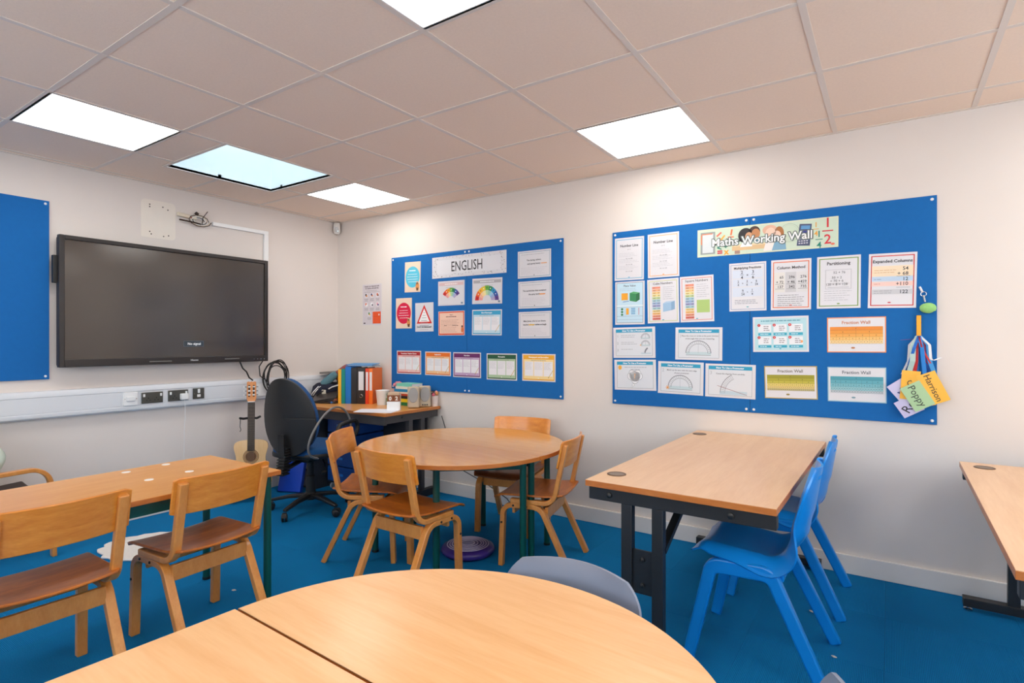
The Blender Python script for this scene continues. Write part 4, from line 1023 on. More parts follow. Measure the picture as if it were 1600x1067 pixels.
# health poster beside the corner
def d_po(p, w, h):
    p.rect(-w*.97, -h*.98, w*.97, h*.98, (216, 206, 210), 0)
    p.text('Keeping our classroom safe', 0, h*.90, .0175, (70, 58, 66), bold=.03); p.text('for children with allergies', 0, h*.80, .0175, (70, 58, 66), bold=.03)
    p.lines(-w*.8, w*.8, h*.68, 2, .013, (168, 158, 164), .004, 1, True)
    cs = [[(40, 36, 50), (220, 140, 60)], [(50, 56, 110), (224, 140, 80)], [(226, 110, 70), (120, 80, 60)], [(228, 110, 60), (250, 250, 250)], [(250, 250, 250), (80, 70, 80)], [(240, 170, 180), (60, 64, 120)], [(60, 130, 80), (230, 170, 60)]]
    for k, (a, b) in enumerate(cs):
        x = (-.60+.60*(k % 3))*w if k < 6 else -w*.28; y = h*(.46-.46*(k//3))
        p.oval(x, y, .024, .022, (232, 226, 230), 1); p.oval(x-.004, y+.004, .011, .013, a, 2, 14); p.oval(x+.006, y-.005, .010, .009, b, 3, 14)
        p.lines(x-.028, x+.028, y-.034, 3, .009, (130, 116, 124), .003, 1, True)
    p.rect(w*.08, -h*.94, w*.92, -h*.36, (238, 84, 28), 4); p.rect(w*.08, -h*.60, w*.92, -h*.585, (206, 64, 18), 5); p.rect(w*.68, -h*.55, w*.80, -h*.47, (248, 240, 236), 5)
    p.rect(-w*.9, -h*.94, -w*.7, -h*.88, (60, 50, 58), 1)
sheet('wall_poster', 'narrow pink-grey poster with orange block on the wall near the corner', 'front', .492, 1.629, .258, .382, .3, d_po, d=.0012)

# ---------------------------------------------------------------- things hanging on the maths board
YEL = mat('peg_yellow', rgb(248, 176, 24), .4)
pg = empty('clothes_peg', (4.642, -.0125, 1.36), 0, 'yellow peg on the maths board clamping the bunch of ribbons', 'peg')
bx('jaw', YEL, pg, -.010, .010, -.012, -.004, -.058, .058, .002); bx('jaw', YEL, pg, -.010, .010, -.003, 0, -.050, .050, .001)
MB().tube([(-.011, -.004, .02), (.011, -.004, .02)], .004, 10).build('spring', DK, pg)
def ribbon(name, label, c, pts, w=.008, c2=None):
    m = MB(); pts = fillet([Vector(q) for q in pts], .012, 4)
    m.sweep(pts, w, .0012, (1, 0, 0))
    o = m.build(name, mat('ribbon_%02x%02x%02x' % c, rgb(*c), .5), smooth=30); tag(o, label, 'lanyard', 'lanyards hanging from the yellow peg'); return o
random.seed(11)
RIB = [((24, 120, 206), 'sky blue lanyard ribbon, long loop under the yellow peg'), ((12, 92, 186), 'deep blue lanyard ribbon under the yellow peg'), ((226, 232, 236), 'white lanyard ribbon hanging left under the yellow peg'), ((206, 30, 36), 'red dotted lanyard ribbon under the yellow peg'), ((150, 24, 50), 'dark crimson lanyard cord under the yellow peg'), ((70, 160, 226), 'pale blue lanyard ribbon hanging right under the yellow peg'), ((236, 238, 240), 'white and red checked lanyard at the right under the peg'), ((180, 206, 200), 'pale mint lanyard ribbon behind the others under the peg')]
ends = [(4.630, 1.08), (4.690, 1.10), (4.570, 1.11), (4.612, 1.03), (4.705, 1.14), (4.712, 1.10), (4.733, 1.20), (4.60, 1.12)]
bow = [-.012, .028, -.05, -.012, .03, .05, .055, -.03]
for k, (c, l) in enumerate(RIB):
    ex, ez = ends[k]; y = -.018-.0030*k; s = 1 if bow[k] > 0 else -1
    ribbon('lanyard', l, c, [(4.642+s*.003, y+.003, 1.312), (4.642+bow[k]*.8, y-.008, 1.265), (4.642+bow[k]*.9, y-.012, 1.18), (ex, y-.002, ez)], (.022, .02, .011, .016, .006, .02, .012, .024)[k])
for k, (c, ex, ez, l) in enumerate((((30, 130, 214), 4.668, 1.09, 'second sky blue ribbon crossing over the lanyard bunch'), ((20, 104, 196), 4.60, 1.16, 'short deep blue ribbon left of the lanyard bunch'), ((210, 60, 60), 4.69, 1.17, 'short red ribbon right in the lanyard bunch'))):
    ribbon('lanyard', l, c, [(4.642, -.041, 1.312), (4.642+(.012 if k != 1 else -.02), -.052, 1.25), (ex, -.044, ez)], (.018, .014, .008)[k])
ribbon('lanyard', 'thin crimson cord sticking out left of the yellow peg', (160, 26, 44), [(4.66, -.036, 1.27), (4.63, -.038, 1.295), (4.565, -.034, 1.29)], .004)
TAGS = [((206, 200, 232), 4.575, 1.03, .10, .105, 38, 'Na', (40, 60, 140), .048, 'lilac name tag at the left of the lanyard bunch'),
        ((206, 200, 232), 4.60, .945, .10, .09, 32, 'Ro', (40, 36, 50), .06, 'lilac name tag reading Ro, lowest of the lanyard bunch'),
        ((250, 186, 50), 4.605, 1.055, .08, .15, -4, 'Oti', (60, 46, 30), .04, 'yellow name tag partly covered, left of the green tag'),
        ((250, 186, 50), 4.660, 1.03, .075, .16, 12, 'Emmie', (60, 46, 30), .036, 'yellow name tag with upright writing between green and right tags'),
        ((250, 190, 60), 4.700, 1.045, .085, .16, 24, 'Harrison', (60, 46, 30), .040, 'yellow name tag reading Harrison, rightmost of the lanyard bunch'),
        ((176, 210, 160), 4.635, 1.0, .095, .135, 30, 'Poppy', (60, 70, 60), .046, 'pale green name tag reading Poppy')]
for i, (c, x, z, w, h, rt, tx, tc, sz, lb) in enumerate(TAGS):
    def d(p, a, b, tx=tx, tc=tc, sz=sz): p.text(tx, 0, 0, sz, tc, bold=.004, rot=-PI/2 if b > a*1.2 else R(28))
    sheet('name_tag', lb, 'front', x, z, w, h, rt, d, 'name tag', 'name tags on the lanyards', c, d=.040+.0025*i)
gd = empty('key_fob', (4.680, -.0135, 1.466), 0, 'fluffy pale green key fob on a clip by the expanded columns sheet', 'key fob')
MB().blob((0, -.018, -.012), (.036, .016, .026), 20, 12, .05).build('pompom', mat('green_fluff', rgb(156, 214, 130), .95, noise=.15, nscale=80, bump=.8, bscale=150), gd, smooth=60)
MB().tube([(-.018+.012*math.cos(2*PI*k/16), -.010, .062+.012*math.sin(2*PI*k/16)) for k in range(16)], .002, 6, closed=True).build('ring', CHROME, gd)
MB().tube([(-.018, -.010, .055), (-.012, -.012, .02)], .005, 8).build('clip', CHROME, gd)
MB().tube([(-.034, -.004, .10), (-.022, -.012, .07)], .005, 8).build('hook', WHITE, gd)
# ---------------------------------------------------------------- wall-mounted screen
tv = empty('display_screen', (.02, -1.54, 1.54), 0, 'large black wall-mounted interactive display showing No signal', 'screen')
tv.rotation_euler = (0, 0, 0)
FR = mat('screen_bezel', rgb(44, 38, 36), .35)
hy, hz0, hz1 = .728, -.425, .432
bx('housing', BLKPL, tv, 0, .045, -hy+.01, hy-.01, hz0+.01, hz1-.01, .004)
fr = MB(); fx0, fx1 = .045, .085
fr.box(fx0, fx1, -hy, -hy+.030, hz0, hz1).box(fx0, fx1, hy-.030, hy, hz0, hz1).box(fx0, fx1, -hy+.03, hy-.03, hz1-.028, hz1).box(fx0, fx1, -hy+.03, hy-.03, hz0, hz0+.05)
fr.build('bezel', FR, tv, bev=.003)
bx('screen', mat('screen_glass', rgb(62, 53, 46), .16, spec=1.0), tv, .05, .072, -hy+.03, hy-.03, hz0+.05, hz1-.028, 0)
RXZ = Matrix.Rotation(R(90), 4, 'Z') @ Matrix.Rotation(R(90), 4, 'X')
def tvprint(name, draw, y, z, x):
    p = PR(); draw(p); o = p.m.build(name, p.mats, tv, smooth=0); o.matrix_local = Matrix.Translation((x, y, z)) @ RXZ; return o
BOXC = mat('osd_blue', rgb(40, 52, 62), .4, emis=rgb(40, 52, 62), estr=.15); OSDW = mat('osd_white', rgb(240, 244, 246), .4, emis=(1, 1, 1, 1), estr=.25)
INK[(41, 52, 62)] = BOXC; INK[(241, 244, 246)] = OSDW
def d_sig(p):
    p.rect(-.075, -.022, .075, .022, (41, 52, 62), 0); p.frame(-.075, -.022, .075, .022, .0014, (120, 126, 130), 1); p.text('No signal', .004, 0, .026, (241, 244, 246), l=2, bold=.01)
tvprint('signal_message', d_sig, .115, -.275, .0725)
tvprint('brand_mark', lambda p: p.text('Hisense', 0, 0, .018, (226, 226, 226), bold=.02), .115, hz0+.026, .0855)
bx('pen_tray', mat('tray_grey', rgb(120, 116, 112), .4), tv, .085, .09, -.20, -.05, hz0+.018, hz0+.026, .001)
bx('pen_tray', mat('tray_grey', rgb(120, 116, 112), .4), tv, .085, .09, .35, .47, hz0+.024, hz0+.031, .001)
bx('side_module', BLKPL, tv, .02, .05, -hy-.022, -hy+.005, .12, .30, .004)
for q in (.60, .63, .66, .69): MB().cyl(0, 0, 0, .002, .004, 10).build('port', CHROME, tv, (.085, q, hz0+.02), rot=(0, R(90), 0))

# ---------------------------------------------------------------- dado trunking with sockets
TRK = mat('trunking_white', rgb(222, 224, 228), .35)
tk = empty('cable_trunking', (0, -2.7, .785), 0, 'white plastic dado trunking along the wall below the screen', 'trunking')
prof = [(0, 0), (.030, 0), (.048, .012), (.050, .022), (.050, .034), (.046, .038), (.046, .138), (.050, .142), (.050, .160), (.042, .178), (0, .180)]
MB().prism([(q[0]+.0008, q[1]) for q in prof][::-1], -2.68, 2.67, 0, Matrix(((1,0,0,0),(0,0,1,0),(0,1,0,0),(0,0,0,1)))).build('channel', TRK, tk, smooth=30)
def cover(y0, y1):
    bx('cover_strip', TRK, tk, .046, .0495, y0+2.7, y1+2.7, .040, .136, .001)
cover(-5.36, -1.90); cover(-1.785, -1.775); cover(-1.625, -1.595); cover(-1.445, -1.418); cover(-1.322, -.9); cover(-.78, -.05)
SOK = mat('socket_graphite', rgb(72, 70, 64), .4)
def socket(y0, y1, z0, z1, m, label, build):
    t = empty('wall_socket', (.0465, (y0+y1)/2, (z0+z1)/2), 0, label, 'socket')
    w, h = (y1-y0)/2, (z1-z0)/2
    bx('faceplate', m, t, .0, .012, -w, w, -h, h, .003); build(t, w, h); return t
def b_double(t, w, h):
    for s in (-1, 1):
        bx('rocker', WHITE, t, .012, .017, s*w*.80-.007, s*w*.80+.007, h*.2, h*.72, .002)
        for (dy, dz, a, b) in ((0, -.002, .003, .005), (-.011, -.018, .005, .003), (.011, -.018, .005, .003)): bx('pin_slot', BLKSOFT, t, .012, .0125, s*w*.38+dy-a, s*w*.38+dy+a, dz-b, dz+b, 0)
def b_switch(t, w, h):
    bx('rocker', WHITE, t, .012, .020, -w*.62, w*.62, -h*.34, h*.34, .003)
    for s in (-1, 1): MB().cyl(0, 0, 0, .002, .003, 8).build('screw', CHROME, t, (.012, s*w*.8, 0), rot=(0, R(90), 0))
def b_data(t, w, h):
    bx('rocker', WHITE, t, .012, .017, -.010, .008, .004, h*.85, .002); bx('data_port', WHITE, t, .012, .015, -.014, .012, -h*.65, -.006, .002)
    for s in (-1, 1): MB().cyl(0, 0, 0, .002, .003, 8).build('screw', CHROME, t, (.012, s*w*.82, 0), rot=(0, R(90), 0))
socket(-1.887, -1.796, .827, .923, WHITE, 'white switched outlet, leftmost plate on the trunking', b_switch)
socket(-1.770, -1.629, .833, .913, SOK, 'empty dark double power socket on the trunking', b_double)
socket(-1.590, -1.450, .834, .915, SOK, 'dark double power socket with a white plug in it', b_double)
socket(-1.411, -1.327, .836, .919, SOK, 'small dark plate with white switch, nearest the guitar', b_data)
socket(-.90, -.78, .815, .925, WHITE, 'white blank plate on the trunking behind the hanging cables', lambda t, w, h: None)
pl = empty('power_plug', (.0585, -1.486, .864), 0, 'white power plug with lead in the right half of the double socket', 'plug')
bx('plug_body', WHITE, pl, 0.0005, .034, -.027, .027, -.024, .024, .006)
MB().tube([(.02, 0, -.02), (.025, .001, -.06), (.03, 0, -.16), (.012, .002, -.26), (.012, .0, -.8)], .0018, 6).build('lead', WHITE, pl)

# ---------------------------------------------------------------- wall bits
PATCH = mat('bare_plaster', rgb(236, 227, 216), .8, noise=.04, nscale=10)
pp = fillet([(-.119, -.14, 0), (.119, -.14, 0), (.119, .14, 0), (-.119, .14, 0), (-.119, -.139, 0)], .03, 4)[1:-1]
pt = MB().prism([(q.x, q.y) for q in pp]+[(-.119, -.139)], 0, .0012).build('wall_patch', PATCH, None, smooth=0)
pt.matrix_world = Matrix.Translation((.0002, -1.634, 2.188)) @ RXZ
tag(pt, 'unpainted wall patch with screw holes above the screen', 'wall patch')
for (y, z) in ((-.06, .105), (-.06, .088), (.03, .1), (.065, .085), (-.06, -.095), (-.05, -.112), (.035, -.118), (.07, -.108)):
    MB().lathe([(.005, .0012), (.004, .0022)], 8).build('screw_hole', DK, pt, (y, z, 0))
cb = empty('cable_bundle', (0, -1.36, 2.235), 0, 'tied bundle of loose wires and terminal block above the screen', 'cables')
bx('terminal_block', mat('cream_plastic', rgb(226, 212, 190), .5), cb, .001, .028, -.15, -.01, -.005, .022, .004, rot=(R(-5), 0, 0))
MB().tube([(.03, -.14, -.022), (.034, -.05, -.026), (.03, .02, -.032)], .006, 8).build('dark_bar', DK, cb)
for k, m_ in enumerate((WHITE, DK, WHITE, mat('wire_cream', rgb(220, 206, 184), .5), DK)):
    a = .03+.008*k
    MB().tube([(.02+.003*k, .0+.02*q/10+a*math.cos(q*.63)*1.3, -.008+a*.7*math.sin(q*.63)) for q in range(11)], .003, 6).build('wire', m_, cb)
MB().tube([(.03, .03, -.03), (.034, .034, .02), (.036, .07, .075)], .0035, 6).build('cable_tie', DK, cb)
bx('connector', DK, cb, .012, .03, -.045, -.02, .025, .045, .002, rot=(R(-35), 0, 0)); bx('connector', mat('red_plastic', rgb(170, 30, 30), .5), cb, .028, .034, -.058, -.048, .004, .012, .001)
cn = empty('cable_conduit', (0, -1.0, 2.2), 0, 'white mini-trunking turning down behind the screen top right', 'conduit')
bx('run', WHITE, cn, .0, .022, -.24, .245, .012, .042, .002); bx('drop', WHITE, cn, .0, .022, .205, .245, -.36, .012, .002)
sn = empty('motion_sensor', (.045, -.045, 2.385), R(45), 'small white motion sensor in the ceiling corner', 'sensor')
cushion((0, 0, 0), (.032, .026, .058), .55).build('body', mat('sensor_white', rgb(226, 222, 218), .4), sn, smooth=60)
MB().blob((0, -.024, -.018), (.020, .008, .026), 12, 8, 0, pw=.7).build('lens', mat('sensor_lens', rgb(206, 206, 206), .3), sn, smooth=60)
MB().blob((.010, -.030, -.030), (.005, .003, .005), 8, 6).build('indicator', mat('sensor_led', rgb(180, 230, 240), .3, emis=(.6, .9, 1, 1), estr=1.5), sn)

# cables under the screen
CBL = mat('cable_black', rgb(28, 26, 26), .5)
cc = empty('cable_coil', (.085, -.72, .97), 0, 'coil of black cable hanging below the screen over the trunking', 'cable')
random.seed(21)
for k in range(7):
    ry, rz = .105+random.uniform(-.02, .02), .125+random.uniform(-.025, .03); oy, oz = random.uniform(-.025, .025), random.uniform(-.02, .02); tl = random.uniform(-.25, .25)
    pts = []
    for q in range(32):
        a = 2*PI*q/32; y, z = ry*math.cos(a), rz*math.sin(a); pts.append((.006*k-.012+.008*math.sin(a+k), y*math.cos(tl)-z*math.sin(tl)+oy, y*math.sin(tl)+z*math.cos(tl)+oz))
    MB().tube(pts, .0045, 6, closed=True).build('loop', CBL, cc)
MB().tube([(-.02, -.10, .17), (-.005, -.16, .10), (0, -.155, .02), (0, -.1, -.02)], .005, 6).build('tail', CBL, cc)
o = MB().tube([(.06, -1.05, 1.14), (.07, -1.02, 1.06), (.075, -.99, 1.03), (.072, -.965, .98), (.068, -.93, .955)], .006, 8).build('screen_cable', CBL)
tag(o, 'single black cable curving from the screen down towards the guitar head', 'cable')
o = MB().tube([(1.405, -.06, .66), (1.42, -.05, .60), (1.44, -.03, .50), (1.47, -.026, .42), (1.62, -.03, .22), (1.86, -.025, .14), (2.05, -.03, .06), (2.1, -.03, .006)], .004, 6).build('desk_lead', mat('lead_grey', rgb(60, 58, 58), .5))
tag(o, 'thin dark lead drooping along the wall from the corner desk', 'cable')

# ---------------------------------------------------------------- on the corner desk
DZ = .735
def binder(label, x, y, w, c, h=.315, d=.235, rz=R(27), label_card=False, ringd=False):
    t = empty('ring_binder', (x, y, DZ), rz, label, 'binder', 'ring binders standing on the corner desk')
    m = mat('binder_%02x%02x%02x' % c, rgb(*c), .4)
    bx('spine', m, t, 0, w, 0, .003, 0, h, .001); bx('cover', m, t, 0, .003, .003, d, 0, h, .001); bx('cover', m, t, w-.003, w, .003, d, 0, h, .001)
    bx('pages', PAPER, t, .005, w-.005, .006, d-.01, .006, h-.02, 0)
    if label_card: bx('label_card', PAPER, t, w*.18, w*.82, -.0015, 0, h*.38, h*.9, 0)
    if ringd:
        MB().tube([(w/2+.013*math.cos(2*PI*k/20), -.002, h*.22+.013*math.sin(2*PI*k/20)) for k in range(20)], .003, 6, closed=True).build('finger_ring', CHROME, t)
    return t
bs = [('yellow-spined binder with pale label, leftmost of the row', .028, (244, 178, 30), .30, False), ('teal green binder between yellow and blue binders', .034, (0, 138, 124), .305, False), ('bright blue binder in the binder row', .052, (10, 112, 196), .325, False), ('slim black binder beside the bright blue binder', .052, (34, 28, 28), .315, False), ('wide black lever-arch binder with white label', .072, (44, 34, 30), .315, True), ('red binder right of the labelled black binder', .03, (232, 66, 24), .31, True), ('orange binder, rightmost of the row', .034, (248, 118, 20), .31, True)]
x, y = .485, -.385
for l, w, c, h, lc in bs:
    binder(l, x, y, w, c, h, label_card=lc, ringd=(w > .07)); 
    if c == (244, 178, 30): pass
    x += (w+.0025)*math.cos(R(27)); y += (w+.0025)*math.sin(R(27))
fo = empty('document_folder', (.60, -.17, DZ+.3275), R(27), 'bright blue plastic folder lying across the tops of the binders', 'folder')
bx('cover', mat('folder_blue', rgb(30, 140, 206), .35), fo, -.15, .10, -.09, .09, 0, .004, .001); bx('flap', mat('folder_blue', rgb(30, 140, 206), .35), fo, -.15, .10, -.09, .09, .014, .018, .001, rot=(R(3), 0, 0)); bx('papers', PAPER, fo, -.135, .09, -.08, .08, .004, .013, 0)
# tub, plants, books
tb = empty('white_tub', (.875, -.225, DZ), 0, 'plain white plastic tub right of the orange binder', 'tub')
MB().lathe([(.045, 0), (.058, .12), (.062, .125), (.058, .126), (.054, .12), (.042, .006), (.001, .005)], 28).build('body', WHITE, tb, smooth=50)
def plant(label, x, y, z, pot_c, leaf_c, fl=None, s=1.0, seed=1):
    random.seed(seed); t = empty('potted_plant', (x, y, z), 0, label, 'plant')
    MB().lathe([(.024*s, 0), (.031*s, .058*s), (.033*s, .06*s), (.03*s, .061*s), (.001, .054*s)], 18).build('pot', mat('pot_%02x%02x%02x' % pot_c, rgb(*pot_c), .5), t, smooth=40)
    lm = mat('leaf_%02x%02x%02x' % leaf_c, rgb(*leaf_c), .6); me = None
    for k in range(16):
        a = random.uniform(0, 2*PI); tl = random.uniform(.3, 1.1); r = random.uniform(.028, .05)*s
        lo = MB().sheet(lambda u, v: ((u-.5)*.018*s*math.sin(PI*(.08+.92*v)), 0+v*r, .012*math.sin(v*2)), 3, 5, .001).build('leaf', lm, t, (0, 0, .055*s+random.uniform(0, .02)*s), rot=(tl, 0, a))
    if fl:
        for k in range(7):
            a = random.uniform(0, 2*PI); MB().blob((0, 0, 0), (.011*s, .011*s, .010*s), 8, 6, .15).build('flower', mat('petal', rgb(*fl), .7), t, (.03*s*math.cos(a), .03*s*math.sin(a), .085*s+random.uniform(0, .03)*s))
    return t
plant('small leafy plant in a green pot beside the block calendar', .965, -.225, DZ, (104, 158, 84), (96, 120, 70), None, 1.0, 4)
bkst = [(.20, .14, .028, (30, 120, 66)), (.19, .135, .03, (244, 206, 30)), (.20, .14, .024, (40, 26, 24)), (.20, .14, .018, (200, 70, 40)), (.21, .145, .014, (232, 214, 190)), (.20, .14, .024, (30, 130, 176)), (.21, .13, .022, (236, 226, 206)), (.19, .13, .026, (120, 206, 186))]
z = DZ
bl_ = ['green book at the bottom of the book stack', 'yellow book in the stack behind the calendar', 'black book in the stack behind the calendar', 'thin red book in the stack behind the calendar', 'thin cream book in the stack behind the calendar', 'blue book in the stack behind the calendar', 'cream book near the top of the stack', 'mint green book on top of the stack']
random.seed(9)
for k, (a, b, h, c) in enumerate(bkst):
    t = empty('book', (1.075+random.uniform(-.012, .012), -.105, z), R(random.uniform(-4, 4)), bl_[k], 'book', 'books stacked on the corner desk')
    m = mat('book_%02x%02x%02x' % c, rgb(*c), .45)
    bx('cover', m, t, -a/2, a/2, -b/2, b/2, 0, .0025, .0005); bx('cover', m, t, -a/2, a/2, -b/2, b/2, h-.0025, h, .0005); bx('spine', m, t, -a/2, a/2, -b/2, -b/2+.003, .0025, h-.0025, 0); bx('pages', PAPER, t, -a/2+.003, a/2-.003, -b/2+.003, b/2-.004, .0025, h-.0025, 0)
    z += h+.0003
plant('pink-flowering plant in a grey-green pot left of the book stack', .94, -.075, DZ+.0, (120, 150, 140), (150, 130, 80), (226, 140, 150), 1.65, 8)
ca = empty('block_calendar', (1.235, -.44, DZ), R(38), 'white block calendar showing 02 on brown cubes', 'calendar')
bx('holder', WHITE, ca, -.052, .052, -.03, .03, 0, .07, .002); bx('back_rest', WHITE, ca, -.052, .052, .022, .03, .07, .125, .002)
BRN = wood('calendar_brown', rgb(124, 64, 28), rgb(150, 84, 40), (1, 6, 6), 8, .4, .1)
for k, s in enumerate(('0', '2')):
    q = bx('number_cube', BRN, ca, -.049+.05*k, -.001+.05*k, -.028, .021, .0705, .1195, .002)
    p = PR(); p.text(s, 0, 0, .042, (246, 240, 232), bold=.03); pr = p.m.build('numeral', p.mats, q, smooth=0); pr.matrix_local = Matrix.Translation((-.025+.05*k, -.0283, .095)) @ Matrix.Rotation(R(90), 4, 'X')
bx('month_bar', mat('calendar_tan', rgb(206, 176, 146), .5), ca, -.045, .045, -.02, .02, .12, .142, .002)
bo = empty('glue_bottle', (1.185, -.20, DZ), 0, 'small white bottle with pointed nozzle behind the calendar', 'bottle')
MB().lathe([(.02, 0), (.021, .07), (.016, .085), (.012, .09)], 16).build('bottle_body', WHITE, bo, smooth=40); MB().lathe([(.012, .09), (.011, .10), (.004, .13)], 12).build('nozzle', mat('nozzle_pale', rgb(210, 226, 232), .4), bo, smooth=40); MB().lathe([(.0212, .015), (.0214, .055)], 16).build('bottle_label', mat('label_teal', rgb(40, 130, 150), .5), bo)
SPK = mat('speaker_beige', rgb(196, 178, 152), .45); GRL = mat('speaker_grille', rgb(160, 158, 156), .8, bump=.5, bscale=900)
def speaker(label, x, y, rz, knobs):
    t = empty('desk_speaker', (x, y, DZ), rz, label, 'speaker', 'pair of desk speakers')
    pr = fillet([(-.048, -.045, 0), (.048, -.045, 0), (.048, .05, 0), (-.048, .05, 0)], .018, 4)
    MB().sheet(lambda u, v: (0, 0, 0), 1, 1, .001) if False else None
    MB().prism([(q.x, q.y) for q in pr], 0, .175).build('cabinet', SPK, t, bev=.012, seg=3, rot=(R(-6), 0, 0))
    gr = MB().prism([(.040*math.cos(2*PI*k/32), .062*math.sin(2*PI*k/32)) for k in range(32)], 0, .006, 0, RX)
    gr.build('grille', GRL, t, (0, -.038, .108), bev=.003, rot=(R(-6), 0, 0))
    for k in range(knobs): MB().lathe([(.006, 0), (.005, .008)], 12).build('knob', BLKPL, t, (-.018+.018*k, -.046, .022), rot=(R(90), 0, 0))
    return t
speaker('beige and grey desk speaker, left of the pair', 1.262, -.245, R(40), 0)
speaker('beige and grey desk speaker with knobs, right of the pair', 1.285, -.135, R(44), 3)
cw = empty('pencil_pot', (1.315, -.047, DZ), 0, 'small animal-patterned pencil pot by the right speaker', 'pot')
MB().lathe([(.026, 0), (.031, .05), (.030, .085), (.027, .085), (.024, .01), (.001, .008)], 20).build('pot', mat('pot_spotted', rgb(232, 214, 206), .5, noise=.25, nscale=25), cw, smooth=40)
for k, (dx, dy, c) in enumerate(((.0, -.012, (226, 110, 130)), (-.014, .0, (40, 36, 40)), (.014, .004, (230, 150, 90)), (.004, .012, (236, 170, 180)))):
    MB().blob((dx*1.3, dy*1.3, .095+.006*k), (.014, .013, .016), 10, 8, .1).build('pompom', mat('pom_%d' % k, rgb(*c), .8), cw)
for k, (x, y, rz, l) in enumerate(((1.19, -.565, 24, 'white paper sheets at the front corner of the corner desk, upper sheet'), (1.15, -.55, 31, 'white paper sheet lying under another at the desk corner'))):
    o = bx('paper_sheet', mat('paper_white', rgb(234, 234, 240), .6), None, -.15, .15, -.105, .105, 0, .0012, 0, (x, y, DZ+.0018-.0015*k), R(rz)); tag(o, l, 'paper', 'loose sheets on the corner desk')
# clutter at the left of the desk
CLU = lambda n, c, r=.8, **k: mat(n, rgb(*c), r, **k)
random.seed(31)
def lump(name, label, cat, x, y, z, r, m, rot=(0, 0, 0), pw=.6, jit=.07):
    o = MB().blob((0, 0, 0), r, 22, 14, jit, pw=pw).build(name, m, None, (x, y, z), smooth=60, rot=rot); return tag(o, label, cat)
NAVY = CLU('navy_cloth', (30, 32, 52), .9, noise=.3, nscale=30, bump=.6, bscale=40)
lb = empty('sports_bag', (.195, -.27, DZ), R(20), 'dark navy drawstring bag with white stripes and a tag on the desk clutter', 'bag')
MB().blob((0, 0, .085), (.13, .11, .085), 22, 14, .06, pw=.7).build('bag_body', NAVY, lb, smooth=60)
for k in range(2): MB().sweep([(-.115+.02*k, -.09, .05), (-.075+.02*k, -.112, .09), (-.03+.02*k, -.10, .14)], .010, .003, (1, 0, 0)).build('stripe', WHITE, lb)
bx('swing_tag', CLU('tag_cream', (226, 222, 206), .6), lb, .02, .06, -.128, -.124, .03, .11, .001)
gm_ = CLU('grey_garment', (58, 50, 50), .9, noise=.35, nscale=20, bump=.6, bscale=30)
lump('tracksuit_top', 'dark grey-brown crumpled garment heaped on the desk clutter', 'clothing', .305, -.145, DZ+.105, (.085, .075, .105), gm_, (0, 0, R(20)), pw=.6, jit=.10)
lump('pouch', 'dusty red and grey pouch on top of the desk clutter', 'pouch', .315, -.20, DZ+.262, (.085, .035, .042), CLU('red_pouch', (150, 84, 84), .8, noise=.4, nscale=22, bump=.5, bscale=40), (R(10), R(-36), R(25)), pw=.4)
lump('pencil_case', 'teal pencil case slanting out of the desk clutter', 'pencil case', .255, -.30, DZ+.20, (.085, .028, .034), CLU('teal_case', (92, 136, 150), .6), (R(10), R(-38), R(25)), pw=.45)
for k, (p_, m_, l_) in enumerate((([(.02, -.36, .02), (.10, -.40, .05), (.18, -.385, .03), (.24, -.42, .06), (.30, -.40, .10)], BLKSOFT, 'black camera strap snaking over the desk clutter'), ([(.25, -.345, .09), (.33, -.33, .13), (.41, -.31, .155)], WHITE, 'white strap slanting up the desk clutter'), ([(.42, -.36, .03), (.46, -.385, .06), (.455, -.42, .03), (.40, -.46, .02), (.30, -.49, .008)], BLKSOFT, 'black cable at the front of the desk clutter'))):
    o = MB().tube([(q[0], q[1], q[2]+DZ+.004) for q in fillet(p_, .012, 4)], .006, 8).build('strap', m_); tag(o, l_, 'strap')
o = bx('laptop', CLU('laptop_grey', (134, 128, 124), .4, metal=.3), None, -.13, .13, -.09, .09, 0, .018, .004, (.15, -.13, DZ+.248), rot=(R(0), R(-3), R(18))); tag(o, 'grey flat laptop lying on top of the heap of bags', 'laptop')
o = bx('storage_box', CLU('box_white', (226, 224, 222), .5), None, -.075, .075, -.07, .07, 0, .24, .004, (.135, -.08, DZ), R(0)); tag(o, 'plain pale box behind the heap of bags on the desk', 'box')
o = bx('tablet', CLU('tablet_dark', (52, 44, 42), .3), None, -.12, .12, -.07, .07, 0, .012, .003, (.335, -.395, DZ+.05), rot=(R(22), R(-10), R(28))); tag(o, 'dark handheld device propped at the front of the desk clutter', 'tablet')
o = bx('keyboard', CLU('keyboard_dark', (40, 34, 34), .5), None, -.15, .15, -.05, .05, 0, .02, .004, (.33, -.43, DZ+.001), rot=(0, 0, R(22))); tag(o, 'dark keyboard at the front of the desk clutter', 'keyboard')
for k, (x, y, z, r, c, l) in enumerate(((.435, -.385, .025, (.028, .028, .025), (150, 90, 66), 'brown glasses case beside the yellow binder'), (.215, -.385, .03, (.04, .03, .03), (70, 60, 54), 'small dark purse in front of the striped bag'), (.10, -.41, .016, (.05, .035, .016), (60, 96, 140), 'blue folded cloth at the left front of the desk'), (.378, -.262, .09, (.03, .03, .09), (44, 40, 46), 'upright dark bottle bag against the yellow binder'))):
    lump('small_case', l, 'case', x, y, DZ+z+.001, r, CLU('case_%d' % k, c, .7, noise=.2, nscale=30))
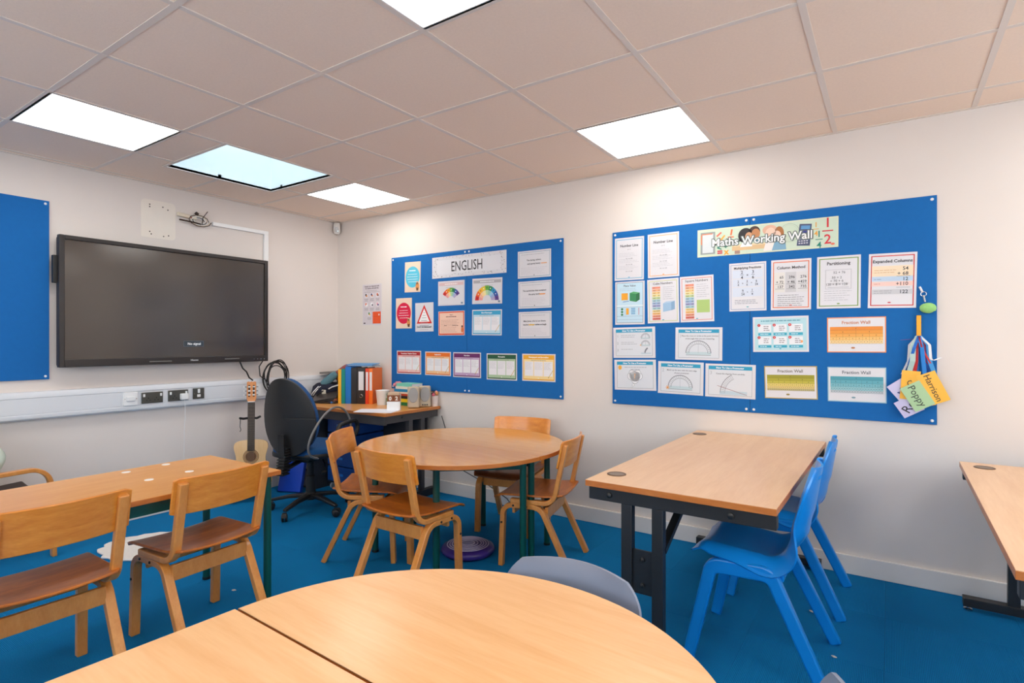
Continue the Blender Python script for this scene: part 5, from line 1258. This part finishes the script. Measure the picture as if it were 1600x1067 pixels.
for k, (x, y, c) in enumerate(((.20, -.33, (196, 40, 40)), (.455, -.43, (30, 110, 190)), (.42, -.435, (220, 220, 216)))):
    o = MB().blob((0, 0, 0), (.012, .012, .010), 10, 8).build('trinket', CLU('trinket_%d' % k, c, .4), None, (x, y, DZ+(.06 if k == 0 else .011) if k != 2 else DZ+.011)); tag(o, ['tiny red trinket on the desk clutter', 'tiny blue trinket by the yellow binder foot', 'tiny white trinket at the front of the desk clutter'][k], 'trinket')

# ---------------------------------------------------------------- under the corner desk
DRW = CLU('drawer_grey', (150, 148, 146), .45)
du = empty('drawer_unit', (.22, -.36, 0), 0, 'grey drawer unit under the left end of the corner desk', 'drawers')
bx('carcass', CLU('carcass_dark', (60, 62, 68), .5), du, -.17, .17, -.20, .20, 0, .62, .003)
for k in range(4):
    d = bx('drawer', DRW, du, -.16, .16, -.214, -.20, .02+.15*k, .155+.15*k, .003); bx('handle', CHROME, d, -.05, .05, -.222, -.214, .10+.15*k, .108+.15*k, .001)
for k in range(2):
    o = bx('paper_stack', CLU('stack_white', (226, 226, 224), .6), None, -.13, .13, -.10, .10, 0, .02, .001, (.20, -.36, .6205+.0225*k), R(3-5*k)); tag(o, ['lower bundle of papers poking out under the desk top', 'upper bundle of papers poking out under the desk top'][k], 'paper')
CRB = CLU('crate_blue', (16, 74, 150), .4)
dt = empty('drawer_trolley', (.62, -.30, 0), 0, 'dark blue plastic drawer trolley under the corner desk', 'drawers')
for k in range(4):
    d = bx('drawer', CRB, dt, -.17, .17, -.17, .17, .075+.14*k, .205+.14*k, .006); bx('handle', mat('handle_blue', rgb(40, 130, 220), .3), d, -.04, .04, -.18, -.17, .13+.14*k, .15+.14*k, .004)
bx('frame', CLU('trolley_dark', (24, 34, 54), .5), dt, -.18, .18, -.165, .175, .06, .072, .002)
for s in (-1, 1):
    for q in (-1, 1):
        c = MB().lathe([(.022, -.01), (.026, -.006), (.026, .006), (.022, .01)], 16, 0, Matrix.Translation((s*.15, q*.13, .026)) @ Matrix.Rotation(R(90), 4, 'Y')).build('caster', CLU('caster_clear', (170, 176, 180), .3), dt)
o = bx('plastic_folder', mat('folder_royal', rgb(14, 70, 190), .3), None, -.105, .105, -.02, .02, 0, .30, .003, (.29, -.73, .0045), rot=(R(-16), 0, R(24))); tag(o, 'royal blue box file leaning against the drawers on the floor', 'box file')

for m_ in bpy.data.materials:
    if m_.name.startswith(('osd_', 'sensor_led')): m_.cycles.emission_sampling = 'NONE'
